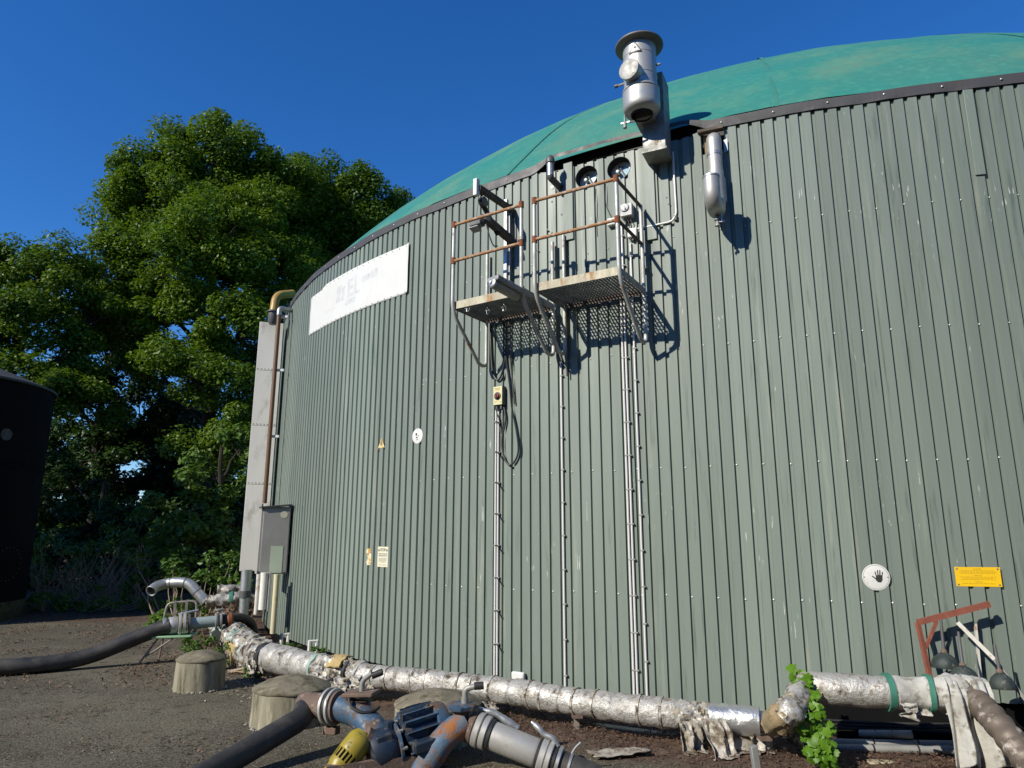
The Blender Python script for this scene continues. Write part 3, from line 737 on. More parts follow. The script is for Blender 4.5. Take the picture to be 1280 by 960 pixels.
pc = V(base.x, base.y, zA(101)); pd = (Y*.95-X*.22-UP*.03).normalized()
spt = MB().lathe(pc, pd, [(rad(12.5), .0), (rad(12.5), .24)], 28).build('side_port', M['steel'], rv)
MB().lathe(pc, pd, [(rad(13.2), .235), (rad(13.2), .252), (rad(11), .256)], 28).build('port_cap', M['galv_dull'], spt)
# triangle sticker on the barrel
tc = V(base.x, base.y, zA(72))
def barr(sx_, sz_, o=.002):
    a = sx_/rb; dd = (Y*math.cos(a)+X*math.sin(a)); return V(base.x, base.y, zA(72)+sz_)+dd*(rb+o)
def tri(s, o):
    mb = MB(); P3 = [(-s, -s*.8), (s, -s*.8), (0, s)]; n = 6
    for i in range(n):
        x0, x1 = -s+2*s*i/n, -s+2*s*(i+1)/n
        h = lambda x: -s*.8+1.8*s*(1-abs(x)/s)
        mb.poly([barr(x0, -s*.8, o), barr(x1, -s*.8, o), barr(x1, h(x1)+.0005, o), barr(x0, h(x0)+.0005, o)])
    return mb
tri(.072, .002).build('warning_sticker', M['ink'], rv); tri(.052, .0035).build('sticker_face', M['white'], rv)
MB().lathe(barr(.0, .0, .004), Y, [(.012, 0), (.012, .001)], 8).build('sticker_mark', M['ink'], rv)
# square riser duct between the valve and the wall
bx0 = V(base.x, base.y, 0)-Y*(OF/2+.10)+X*.05
cx_ = WP(th, 0, .15)+X*.07
zlo, zhi = W(818, 192, .20).z, W(826, 100, .15).z
MB().box(V(cx_.x, cx_.y, (zlo+zhi)/2), .24, .28, zhi-zlo, (X, Y, Z)).build('riser_duct', M['galv_dull'], rv, bev=.006)
MB().box(V(base.x, base.y, zA(133))-Y*.20+X*.0, .2, .28, .20, (X, Y, Z)).build('connection_duct', M['galv_dull'], rv, bev=.006)
MB().box(V(cx_.x, cx_.y, zlo-.012)+Y*.0, .26, .30, .024, (X, Y, Z)).build('duct_foot', M['galv_dull'], rv)
# small cock valve and pins
kp = W(787, 152, OF+.02)
MB().tube([V(base.x, base.y, kp.z)-X*.08, kp-X*.04], .010, 8).build('cock_pipe', M['galv'], rv)
MB().lathe(kp-X*.05, UP, [(.008, -.07), (.02, -.06), (.02, -.02), (.012, -.01), (.012, .05), (.007, .055), (.007, .14)], 10).build('cock', M['galv_dull'], rv)
MB().bar(kp-X*.09+UP*.0, kp+X*.0, .012, .012).build('cock_lever', M['galv'], rv)
MB().tube([V(base.x, base.y, zA(99))-X*rb*.9, V(base.x, base.y, zA(99.5))-X*(rb+.07)], .012, 8).build('side_pin', M['galv_dull'], rv)
MB().lathe(V(base.x, base.y, zA(99.5))-X*(rb+.07), -X, [(.02, 0), (.02, .03)], 10).build('pin_knob', M['boxdark'], rv)
MB().tube([V(base.x, base.y, zA(87))+X*rb*.9, V(base.x, base.y, zA(87))+X*(rb+.04)], .012, 8).build('side_pin', M['galv_dull'], rv)

# ---------------------------------------------------------------- gas pipe with elbow
tpx = W(892, 178, .11); th = ang(tpx); X, Y, Z = axes(th)
gp = thing('gas_pipe', V(tpx.x, tpx.y, W(893, 285, .11).z), 'thick stainless gas pipe with a swollen elbow and drain cock at its end', 'pipe')
lin = lambda y, o=.11, s=0: WP(th, W(892, y, o).z, o)+X*s
MB().tube(fillet([WP(th, lin(172).z, -.04), lin(172), lin(245)], .09, 8), .074, 24).build('down_pipe', M['steel'], gp)
MB().tube([lin(193), lin(196)], .079, 24).build('pipe_collar', M['galv'], gp)
MB().tube([lin(178), lin(192.5)], .0765, 24).build('upper_sleeve', M['steel'], gp)
zb_g = W(891, 262, .27).z; p_ = WP(th, zb_g, .13)
ft = WP(th, W(886, 222, .43).z, .43)-X*.02
MB().tube(fillet([lin(215, .13), p_, WP(th, zb_g, .43)-X*.02, ft], .15, 10), .079, 26).build('j_bend', M['steel'], gp)
MB().tube([ft-UP*.012, ft+UP*.006], .083, 26).build('rim_band', M['galv'], gp)
MB().lathe(ft, UP, [(.07, .0065), (.068, -.0), (.001, .001)], 24, cap=False).build('mouth_shade', M['void'], gp)  # flat dark disc paints in the shade inside the open end
MB().tube([lin(255,.09,.06), lin(225,.09,.06)], .03, 16).build('bypass', M['steel'], gp)
MB().lathe(p_+Y*.15-UP*.075, -UP, [(.02, -.01), (.02, .03), (.03, .035), (.03, .05), (.016, .055), (.016, .09), (.026, .095), (.026, .11)], 12).build('drain_cock', M['galv_dull'], gp)
MB().bar(p_+Y*.15-UP*.14, p_+Y*.15-UP*.14+X*.07, .012, .012).build('cock_lever', M['galv'], gp)
MB().tube([p_+Y*.15+X*.035-UP*.06, p_+Y*.15+X*.04-UP*.15], .012, 8).build('drain_tube', M['galv'], gp)
MB().box(WP(th, W(900,255,.05).z, .05)+X*.05, .05, .08, .03, (X, Y, Z)).build('wall_bracket', M['boxdark'], gp)

# ---------------------------------------------------------------- conduits down the wall
def conduit(px, y0, y1, n, label, rr=.0115, group='conduits down the tank wall', xbot=None, clip_dz=.335, spikes=False):
    th = ang(W(px, y1)); z0 = W(px, y0, .04).z; z1 = max(W(px, y1, .04).z-.25, .18)
    X, Y, Z = axes(th)
    o = thing('conduit', WP(th, z1, .04), label, 'conduit', group)
    for i in range(n):
        s = (i-(n-1)/2)*.034
        MB().tube([WP(th, z0, .042)+X*s, WP(th, z1, .042)+X*s], rr, 10).build('tube', M['conduit'], o)
    z = z0-.15
    while z > z1+.1:
        MB().box(WP(th, z, .038)+X*.008, 0.034*n+.002, .034, .014, (X, Y, Z)).build('clip', M['galv_dull'], o, bev=.003)
        if spikes: MB().bar(WP(th, z, .05)+X*.02, WP(th, z, .13)+X*.03, .012, .012).build('clip_spike', M['galv_dull'], o)
        z -= clip_dz
    return o, th, z0
conduit(622.5, 512, 846, 2, 'pair of pale conduits dropping from the yellow switch box', spikes=True)
conduit(709, 452, 852, 1, 'single pale conduit below the middle bend of the platforms')
conduit(796.5, 275, 865, 2, 'pair of pale conduits running down from the control box')
conduit(810.5, 300, 866, 1, 'single pale conduit running down beside the paired conduits')

# ---------------------------------------------------------------- yellow switch box with cables
c = W(624, 495, .07); th = ang(c); X, Y, Z = axes(th)
sw = thing('switch_box', c-UP*.12, 'yellow fronted switch box with red and black rotary knob', 'switch box')
MB().box(c-Y*.02, .125, .08, .22, (X, Y, Z)).build('case', M['boxdark'], sw, bev=.006)
MB().box(c+Y*.025, .12, .012, .21, (X, Y, Z)).build('front_plate', M['boxyel'], sw, bev=.003)
kc = c+Y*.03-UP*.005
kpl = MB().lathe(kc, Y, [(.045, 0), (.045, .006), (.03, .01)], 24).build('knob_plate', M['ink'], sw)
MB().lathe(kc+Y*.008, Y, [(.026, 0), (.024, .02)], 20).build('knob', M['red'], kpl)
MB().box(kc+Y*.03, .014, .012, .05, ((X+UP*.25).normalized(), Y, (UP-X*.25).normalized())).build('knob_grip', M['ink'], kpl)
def swp(x, y): return c+Y*.0325+X*x+UP*y
for yy_, x0_, n_ in ((.078, -.038, 6), (.062, -.03, 5), (-.075, -.04, 3), (-.08, .02, 3)):
    mb = MB()
    for i in range(n_): mb.poly([swp(x0_+i*.012, yy_), swp(x0_+i*.012+.008, yy_), swp(x0_+i*.012+.008, yy_+.009), swp(x0_+i*.012, yy_+.009)])
    mb.build('small_print', M['yline'], sw, smooth=False)
for sx_ in (-.03, .03): MB().tube([c-UP*.105+X*sx_, c-UP*.15+X*sx_], .014, 10).build('cable_gland', M['boxdark'], sw)
def cable(pts, label, r=.011, offs=.05, mat='cable'):
    p3 = [W(p[0], p[1], p[2] if len(p) > 2 else offs) for p in pts]
    return MB().tube(spline(p3, 8), r, 8).build('cable', M[mat], tagv=(label, 'cable', 'black cables at the switch box'))
cable([(630,508),(632,525),(628,545),(628,562),(632,576),(638,581),(645,574),(648,560),(645,535),(640,510),(637,480),(633,450),(632,420),(634,395)], 'thick black cable hanging in a long loop below the yellow switch box')
cable([(636,395),(636,430),(640,470),(643,505)], 'black cable running down beside the looped cable', .009)
cable([(613,405),(614,440),(616,465),(622,475),(628,465),(632,440),(632,405)], 'black cable slung in a short loop above the switch box', .012)
cable([(620,512),(624,525),(625,540)], 'short black lead leaving the switch box for the conduits', .008)
cable([(697,436),(703,452),(708,460),(709,470)], 'short black lead feeding the single conduit under the platforms', .009)

# ---------------------------------------------------------------- signs
def disc_sign(px, py, r, label, name='round_sign'):
    c = W(px, py, .024); th = ang(c); X, Y, Z = axes(th)
    o = thing(name, c-UP*r, label, 'sign')
    MB().lathe(c, Y, [(r, -.002), (r, .002), (r*.985, .0025)], 40).build('plate', M['white'], o)
    return o, c, X, Y
o, c, X, Y = disc_sign(1095, 721.5, .108, 'round white sign with a black raised hand, low on the wall')
MB().lathe(c+Y*.0027, Y, [(.100, 0), (.100, .0002), (.097, .0002), (.097, 0)], 40, cap=False).build('thin_ring', M['greyink'], o)
def hand(c, X, Y, s, o):
    f = lambda x, y: c+X*(x*s)+UP*(y*s)+Y*.003
    mb = MB()
    mb.poly([f(-.5,-.62), f(-.2,-.95), f(.25,-.98), f(.5,-.6), f(.55,.05), f(.3,.2), f(-.1,.22), f(-.42,.08)])
    for (x0, y0, x1, y1, w_) in ((-.36,0,-.50,.78,.17), (-.10,.15,-.12,1.02,.18), (.17,.15,.24,1.0,.18), (.43,.0,.62,.72,.16), (-.42,-.45,-1.02,.05,.19)):
        d = V(x1-x0, y1-y0, 0); L = d.length; d /= L; nn = V(-d.y, d.x, 0); ps = []
        for (a, b) in ((0,-1),(.86,-.95),(1,-.4),(1,.4),(.86,.95),(0,1)):
            ps.append(f(x0+d.x*a*L+nn.x*b*w_/2, y0+d.y*a*L+nn.y*b*w_/2))
        ps = [p+Y*.0002*(len(mb.f)) for p in ps]; mb.poly(ps)
    mb.build('hand_symbol', M['ink'], o, smooth=False)
hand(c+X*.022+UP*.008, X, Y, .052, o)
for sx_ in (-.09, .09): MB().lathe(c+X*sx_+Y*.002, Y, [(.006, 0), (.004, .004)], 8).build('rivet', M['greyink'], o)
for k in range(14):
    p = c+X*random.uniform(-.08,.0)+UP*random.uniform(-.05,.05)+Y*(.0029+.00001*k); dd = random.uniform(0, 3)
    e = (X*math.cos(dd)+UP*math.sin(dd)); f2 = Y.cross(e)
    L_ = random.uniform(.004,.016); MB().poly([p-e*L_-f2*.001, p+e*L_-f2*.001, p+e*L_+f2*.0015, p-e*L_+f2*.001]).build('faded_mark', M['boxgrey'], o, smooth=False)
o, c, X, Y = disc_sign(522, 545, .094, 'round white sign with a worn black pictogram, beside the warning triangle')
mb = MB()
for (x, y, w_, h_) in ((-.02,.02,.03,.035), (-.012,-.018,.035,.02), (.015,.005,.014,.02), (-.005,-.045,.02,.02)):
    n = 7; ps = []
    for i in range(n):
        a = 2*math.pi*i/n; rr = 1+random.uniform(-.3,.3); ps.append(c+X*(x+w_/2*rr*math.cos(a))+UP*(y+h_/2*rr*math.sin(a))+Y*.003)
    mb.poly(ps)
mb.build('worn_pictogram', M['ink'], o, smooth=False)
MB().lathe(c+UP*.078+Y*.002, Y, [(.007, 0), (.004, .004)], 8).build('rivet', M['greyink'], o)
# warning triangle
c = W(477, 554, .022); th = ang(c); X, Y, Z = axes(th)
o = thing('warning_triangle', c-UP*.08, 'small yellow warning triangle, rusting at one corner', 'sign')
tr = lambda s, d: [c+X*(-s)+UP*(-s*.8)+Y*d, c+X*s+UP*(-s*.8)+Y*d, c+UP*s*.95+Y*d]
MB().poly(tr(.088, -.001), Y*.003).build('plate', M['ink'], o, smooth=False)
MB().poly(tr(.074, .003)).build('yellow_face', M['sticker'], o, smooth=False)
MB().poly([c+X*(-.02)+UP*(-.03)+Y*.004, c+X*.02+UP*(-.03)+Y*.004, c+X*.012+UP*.03+Y*.004, c-X*.008+UP*.03+Y*.004]).build('symbol', M['greyink'], o, smooth=False)
MB().lathe(c-X*.07-UP*.08+Y*.002, Y, [(.014, 0), (.008, .004)], 9).build('rust_spot', M['rust'], o)
# white notice
def plate_sign(px, py, w_, h_, mat, label, name):
    c = W(px, py, .024); th = ang(c); X, Y, Z = axes(th)
    o = thing(name, c-UP*h_/2, label, 'sign')
    MB().box(c, w_, .003, h_, (X, Y, Z)).build('plate', mat, o)
    return o, c, X, Y
o, c, X, Y = plate_sign(478.5, 696, .215, .245, M['cream'], 'cream notice plate with a bold heading and lines of small print', 'notice_plate')
fp = lambda x, y: c+X*x+UP*y+Y*.0025
text_mesh('STOP', .046, lambda x, y: fp(x, y+.082), 'heading', M['ink'], o, .001)
for sx_ in (-.082, .082): MB().poly([fp(sx_-.018, .068), fp(sx_+.018, .068), fp(sx_, .1)]).build('small_triangle', M['ink'], o, smooth=False)
def lines(o, c, X, Y, spec, mat, d=.0025):
    for (y, w_, h_) in spec:
        mb = MB(); x = -w_/2
        while x < w_/2:
            L_ = random.uniform(.008, .024); L_ = min(L_, w_/2-x+.002)
            mb.poly([c+X*x+UP*(y-h_/2)+Y*d, c+X*(x+L_)+UP*(y-h_/2)+Y*d, c+X*(x+L_)+UP*(y+h_/2)+Y*d, c+X*x+UP*(y+h_/2)+Y*d]); x += L_+random.uniform(.004, .007)
        mb.build('print_line', mat, o, smooth=False)
lines(o, c, X, Y, [(.035,.17,.013), (.012,.17,.013), (-.02,.16,.006), (-.034,.16,.006), (-.048,.15,.006), (-.062,.13,.006), (-.098,.16,.005)], M['greyink'])
c = W(461, 696, .024); th = ang(c); X, Y, Z = axes(th)
ps = [(-.055,.09),(-.02,.105),(.03,.10),(.045,.07),(.03,.05),(.055,.03),(.06,-.06),(.04,-.10),(-.03,-.105),(-.05,-.06),(-.02,-.03),(-.03,.03),(-.06,.05)]
MB().poly([c+X*x+UP*y for x, y in ps], Y*.002).build('sticker_remnant', M['sticker'], smooth=False, tagv=('torn rust stained sticker remnant beside the cream notice', 'sticker'))
# yellow plate
o, c, X, Y = plate_sign(1222.5, 721, .335, .155, M['yellow'], 'bright yellow plate with lines of small print screwed to the wall', 'yellow_sign')
lines(o, c, X, Y, [(.062,.06,.007), (.048,.24,.004), (.038,.27,.004), (.028,.25,.004), (.010,.05,.006), (-.002,.26,.004), (-.012,.22,.004), (-.022,.25,.004), (-.040,.05,.006), (-.054,.24,.004)], M['yline'])
for sx_ in (-.15, .15):
    for sy in (-.063, .063): MB().lathe(c+X*sx_+UP*sy+Y*.0015, Y, [(.008, 0), (.005, .004)], 8).build('screw', M['greyink'], o)
# small white block at the foot and rusty spot
c = W(648, 845, .06); th = ang(c)
MB().box(c, .15, .05, .08, axes(th)).build('white_block', M['white'], bev=.015, tagv=('small chipped white plastic block at the wall foot by the conduits', 'block'))

# ---------------------------------------------------------------- duct, cabinet and pipes at the far edge of the tank
YD = 12.35
a = P(299, 714, YD); b = P(326, 714, YD); tz = P(323, 402, YD).z
X = V(.96, .28, 0).normalized(); Y = V(.28, -.96, 0).normalized()
wd = .42
du = thing('air_duct', a+X*wd/2, 'tall pale panelled air duct beside the tank', 'duct')
cc = a+X*wd/2-Y*.16
zs = [a.z, 2.55, 3.6, 4.62, tz]
for z0, z1 in zip(zs[:-1], zs[1:]):
    MB().box(V(cc.x, cc.y, (z0+z1)/2), wd, .34, z1-z0-.006, (X, Y, UP)).build('panel', M['duct'], du, bev=.004)
mb = MB()
for z in zs[1:-1]:
    for i in range(7): mb.lathe(V(cc.x, cc.y, z+.03)+Y*.172+X*(-.18+.06*i), Y, [(.008, 0), (.005, .005)], 8)
mb.build('rivets', M['boxdark'], du, tagv=(None, None, None, 'stuff'))
# cabinet
YC = 10.9
a = P(320.5, 718, YC); b = P(348, 719, YC); zt = P(352, 626, YC).z; zl = P(322, 633, YC).z
X = V(.905, .425, 0).normalized(); Y = V(X.y, -X.x, 0); wd = .44; hh = zl-a.z
cb = thing('cabinet', a+X*wd/2, 'grey steel cabinet with pale label fixed on the tank side', 'cabinet')
ctr = a+X*wd/2-Y*.15+UP*hh/2
MB().box(ctr, wd, .30, hh, (X, Y, UP)).build('case', M['cab'], cb, bev=.006)
dr = MB().box(ctr+Y*.154+X*.012, wd-.05, .012, hh-.05, (X, Y, UP)).build('door', M['cab'], cb, bev=.004)
MB().box(ctr+UP*(hh/2+.012)+Y*.02, wd+.02, .34, .02, ((X+UP*.10).normalized(), Y, (UP-X*.10).normalized())).build('rain_hood', M['boxdark'], cb)
MB().box(ctr+Y*.162+X*.05-UP*.29, .18, .003, .40, (X, Y, UP)).build('pale_label', M['labelgreen'], dr)
MB().lathe(ctr+Y*.161+X*.12+UP*(hh/2-.12), Y, [(.055, 0), (.055, .002)], 24).build('round_sticker', M['cream'], dr)
for z in (-.5, .5): MB().box(ctr+Y*.155-X*(wd/2-.012)+UP*z, .02, .03, .09, (X, Y, UP)).build('hinge', M['boxdark'], dr)
# ochre pipe elbow + brown downpipe
e0 = W(368, 372, .02) if False else P(362, 371, 12.4)
oc = thing('ochre_pipe', P(345, 410, 12.2), 'ochre bent pipe coming over the tank rim beside the duct', 'pipe')
MB().tube(fillet([P(366, 367, 12.6), P(345, 369, 12.25), P(342, 390, 12.2)], .16, 8), .075, 16).build('bend', M['ochre'], oc)
MB().lathe(P(342, 390, 12.2), -UP, [(.075, -.03), (.12, -.01), (.12, .01), (.09, .03), (.085, .20), (.07, .22), (.06, .24)], 16).build('grey_socket', M['boxdark'], oc)
dpt = P(349, 392, 11.9)
dp_ = thing('downpipe', V(dpt.x, dpt.y, 2.2), 'thin brown downpipe between the pale duct and the cladding', 'downpipe')
xb = P(331, 625, 11.9)
MB().tube([dpt, V(dpt.x, dpt.y, 2.2)], .037, 12).build('pipe', M['brownpipe'], dp_)
MB().tube(fillet([dpt-UP*.03, dpt+UP*.10, dpt+UP*.12+V(.16,.25,.02)], .06), .045, 12).build('grey_bend', M['galv'], dp_)
for y in (395, 462, 545):
    z = P(345, y, 11.9).z; MB().box(V(dpt.x+.07, dpt.y+.05, z), .15, .05, .04).build('pipe_clip', M['white'], dp_)
# pipes beneath the cabinet
up_ = thing('cabinet_outlet', P(308, 770, 12.2), 'silver outlet pipe dropping from the duct foot', 'pipe')
p0 = P(308.5, 716, 12.2)
MB().tube([p0+UP*.05, p0-UP*.30], .088, 20).build('upper_pipe', M['galv'], up_)
MB().tube([p0-UP*.29, p0-UP*.40], .096, 20).build('sleeve', M['boxdark'], up_)
MB().tube([p0-UP*.40, p0-UP*.80], .08, 20).build('lower_pipe', M['galv'], up_)
for px, y0, y1, rr, mt, lb in ((323.5, 722, 768, .034, 'whitesteel', 'thin white pipe under the cabinet'), (331, 720, 762, .058, 'duct', 'wider pale pipe under the cabinet, cut short'), (338, 720, 764, .02, 'galv', 'slim grey pipe under the cabinet'), (346, 722, 792, .042, 'creampipe', 'cream pipe with yellow stained top reaching the ground')):
    a = P(px, y0, 10.85); b = P(px, y1, 10.85); b = V(a.x, a.y, b.z)
    MB().tube([a+UP*.05, a.lerp(b, .12), b], [rr*1.08, rr, rr], 14).build('pipe', M[mt], tagv=(lb, 'pipe', 'pipes below the cabinet'))

# ---------------------------------------------------------------- long insulated pipe along the foot of the wall
Z1, Z2, RP = .25, .535, .110
lp = [(272,785),(288,797),(306,808),(330,819),(362,827),(400,835),(440,841),(480,847),(560,855),(640,865),(720,877),(800,888),(860,894),(905,898),(950,902)]
left = [G(x, y, Z1) for x, y in lp]
left[0] = left[0]+UP*.10; left[1] = left[1]+UP*.03
right = [G(x, y, Z2) for x, y in ((1012,858),(1040,861),(1100,864.5),(1150,866),(1182,868))]
pp = thing('insulated_pipe', V(left[6].x, left[6].y, 0), 'long foil wrapped insulated pipe along the foot of the tank wall', 'pipe')
dense = spline(left, 10)
def densify(p, st=.03):
    out = [p[0]]
    for a, b in zip(p[:-1], p[1:]):
        n = max(1, int((b-a).length/st))
        out += [a.lerp(b, (i+1)/n) for i in range(n)]
    return out
def px_of(p):
    v = p-EYE; return 640+F_PX*v.dot(cr)/v.dot(fw)
dl_ = [0]
for i in range(1, len(dense)): dl_.append(dl_[-1]+(dense[i]-dense[i-1]).length)
def fx(px):
    i = min(range(len(dense)), key=lambda k: abs(px_of(dense[k])-px)); return dl_[i]/dl_[-1]
cpx = [275, 290, 305, 320, 334, 352, 374, 396, 414, 434, 452, 500, 558, 590, 640, 700, 770, 850]
def rpx(px): return RP*(1.55 if px < 320 else 1.55-.25*(px-320)/80 if px < 400 else 1.3-.25*(px-400)/60 if px < 460 else 1.05)
for i, (a, b) in enumerate(zip(cpx[:-1], cpx[1:])):
    seg = densify(cut_path(dense, fx(a), fx(b)), .02); torn = i in (0, 1, 2, 3, 7, 8, 9)
    n = len(seg); f_ = 1+.05*((i*7) % 3-1)*(1 if torn else .3)
    rs = [rpx(a+(b-a)*k/n)*f_*(1.0-(.10 if k in (0, n-1) else 0)) for k in range(n)]
    MB().tube(seg, rs, 36, jit=.05 if torn else .010, js=10 if torn else 12).build('foil_jacket', M['foil_torn' if torn else 'foil'], pp)
for a, wd_, mt in ((281,3,'palegreen_tape'), (289,2,'palegreen_tape'), (298,3,'palegreen_tape'), (306,3,'palegreen_tape'), (314,3,'palegreen_tape'), (396,4,'palegreen_tape'), (452,3,'clamp'), (588,6,'clamp'), (334,4,'black'), (436,3,'black')):
    seg = densify(cut_path(dense, fx(a), min(1, fx(a)+max(.0025, fx(a+wd_)-fx(a)))), .02)
    MB().tube(seg, rpx(a)*1.0+.006, 36, jit=.05 if a < 330 else .02, js=10).build('tape_band', M[mt], pp)
MB().tube(densify(cut_path(dense, fx(889), 1), .02), RP*1.0, 36, jit=.006, js=16).build('new_foil_cuff', M['foil_clean'], pp)
MB().tube(densify(cut_path(dense, fx(845), fx(893)), .015), RP*.95, 30, jit=.03, js=15).build('frayed_end', M['foil_torn'], pp)
for px_ in (468, 484, 518, 536, 575, 615, 665, 682, 722, 748, 800, 826):
    f_ = fx(px_); MB().tube(densify(cut_path(dense, f_, f_+.0022), .01), rpx(px_)+.0075, 36, jit=.010, js=12).build('jacket_seam', M['foil_torn'], pp)
def patch(a, b, r_, a0, a1, mat, name):
    p0 = cut_path(dense, fx(a), fx(b)); d_ = (p0[-1]-p0[0]).normalized(); sx_ = d_.cross(UP).normalized(); uz_ = sx_.cross(d_)
    def fn(u, v):
        aa = a0+(a1-a0)*v+.2*noise.noise(V(u*4, a, 0)); q = p0[0].lerp(p0[-1], u+.12*noise.noise(V(v*5, a, 3)))
        return q+(sx_*math.cos(aa)+uz_*math.sin(aa))*(r_+.012*noise.noise(V(u*6, v*6, a)))
    MB().grid(fn, 12, 14).build(name, mat, pp, solid=.012)
wy = mk('wool_yellow', (.42,.31,.13), (.33,.24,.1), scale=9, rough=.95, bump=.5)
patch(420, 436, rpx(428)+.03, .4, 1.9, wy, 'wool_patch')
patch(300, 312, rpx(300)+.02, -.9, .3, wy, 'wool_patch')
e0 = dense[-1]; eD = (dense[-1]-dense[-6]).normalized()
el = spline([e0-eD*.02, e0+eD*.09, G(975, 899, .36), G(992, 878, .46), right[0]-(right[1]-right[0]).normalized()*.02], 8)
MB().tube(cut_path(el, 0, .3), RP*.72, 20).build('bare_steel_pipe', M['galv'], pp)
MB().tube(densify(cut_path(el, .22, .62)), RP*.82, 28, jit=.035, js=13).build('exposed_wool', M['wool'], pp)
MB().tube(densify(cut_path(el, .55, 1)), RP*.9, 28, jit=.03, js=9).build('torn_jacket', M['foil_torn'], pp)
rd = spline(right, 10)
for a, b, mt in ((0,.30,'foil'), (.30,.62,'foil'), (.62,1,'cloth')):
    MB().tube(densify(cut_path(rd, a, b)), RP*1.03, 30, jit=.008 if mt == 'foil' else .022, js=8).build('foil_jacket' if mt == 'foil' else 'sheeting_wrap', M[mt], pp)
for f in (.56, .865):
    MB().tube(densify(cut_path(rd, f, f+.045)), RP*1.03+.016, 30, jit=.006).build('green_tape', M['tape'], pp)
# pipe supports
for x, y in ((331, 850), (709, 921), (958, 957)):
    g = G(x, y, 0); 
    dist = min(range(len(dense)), key=lambda i: (V(dense[i].x, dense[i].y, 0)-V(g.x, g.y, 0)).length); q = dense[dist]
    mb = MB().box(V(q.x, q.y-.02, (q.z-RP)/2), .045, .045, q.z-RP+.08).build('support_leg', M['galv_dull'], pp)
    MB().box(V(q.x, q.y-.02, q.z-RP+.01), .09, .20, .02).build('support_saddle', M['brownpipe2'], pp)
    MB().box(V(q.x, q.y-.02, .02), .13, .13, .012).build('support_foot', M['brownpipe2'], pp)
for x in (1022, 1196):
    q = G(x, 866, Z2); MB().box(V(q.x, q.y+.02, (Z2-RP)/2), .05, .05, Z2-RP+.06).build('support_leg', M['galv_dull'], pp)
# torn flaps and plastic film
def flap(p, w_, h_, ang_, mat, name, label, seed, lean=.3, parent=None, cat='sheet', crump=.05, flat=False):
    X = V(math.cos(ang_), math.sin(ang_), 0); Y = V(X.y, -X.x, 0)
    def fn(u, v):
        s = (u-.5)*w_*(1-.35*v*noise.noise(V(seed, v*3, 1))-.2*v)
        n = noise.noise(V(u*3.1+seed, v*2.3, seed*.7)); n2 = noise.noise(V(u*8+seed, v*7, seed))
        dz = -h_*v*(1+.25*noise.noise(V(u*4, seed, 2))*(v > .7))
        if flat: return p+X*s+Y*(h_*v)+UP*(abs(n)*crump+abs(n2)*crump*.5)
        return p+X*s+UP*dz+Y*(lean*v+n*crump*1.4+n2*crump*.6+.03*math.sin(u*13+seed)*v)
    mb = MB().grid(fn, 16, 16)
    lo = min(v.z for v in mb.v)
    for v in mb.v: v.z = max(v.z, gz(v.x, v.y)+.012)
    if parent: return mb.build(name, mat, parent, solid=.002)
    return mb.build(name, mat, solid=.002, tagv=(label, cat))
pj = lambda f: cut_path(dense, max(f-.0005, 0), f)[-1]
flap(pj(fx(862))+V(-.02,-.11,-.02), .2, .3, .3, M['plastic'], 'torn_flap', None, 3.1, .1, pp)
flap(pj(fx(890))+V(-.02,-.13,.02), .22, .34, .2, M['plastic'], 'plastic_film', 'brown stained plastic film hanging in front of the frayed jacket end', 1.7, .16)
flap(pj(fx(915))+V(0,-.06,-.08), .46, .26, .35, M['plastic'], 'plastic_film', 'crumpled brown stained plastic film hanging below the bright foil cuff', 5.7, .14)
flap(pj(fx(945))+V(.02,-.04,-.09), .20, .26, .2, M['plastic'], 'plastic_film', 'narrow strip of grey plastic film under the bare pipe end', 8.3, .06)
g = G(770, 938, .03); flap(g, .5, .16, .25, M['plastic'], 'plastic_scrap', 'flat scrap of clear plastic film lying on the bark chips', 2.4, flat=True, crump=.03)
g = G(990, 925, .14); flap(V(g.x, g.y, .30), .12, .18, .4, M['foil_torn'], 'torn_flap', None, 9.1, .05, pp)
for px_, sd_, w_, h_, dz in ((402, 1.1, .26, .12, 0), (412, 4.2, .30, .16, -.03), (424, 6.1, .32, .18, -.04), (436, 2.2, .28, .18, -.02), (446, 8.8, .24, .16, -.02), (455, 3.9, .22, .12, .02), (430, 5.5, .35, .1, -.06),
                          (282, 7.7, .16, .30, 0), (288, 1.9, .2, .22, 0), (300, 2.7, .2, .14, .02), (310, 3.3, .2, .18, 0), (322, 9.4, .18, .2, 0), (330, 6.6, .16, .14, .0), (560, 4.9, .1, .08, -.05), (610, 7.1, .12, .06, -.08)):
    flap(pj(fx(px_))+V(.01,-rpx(px_)*.95,dz), w_, h_, .5, M['foil_torn' if sd_ != 3.3 else 'plastic'], 'torn_flap', None, sd_, .14, pp, crump=.07)
flap(rd[int(len(rd)*.62)]+V(.05,-.09,-.05), .26, .10, .25, M['cloth'], 'loose_sheeting', None, 4.4, .02, pp)

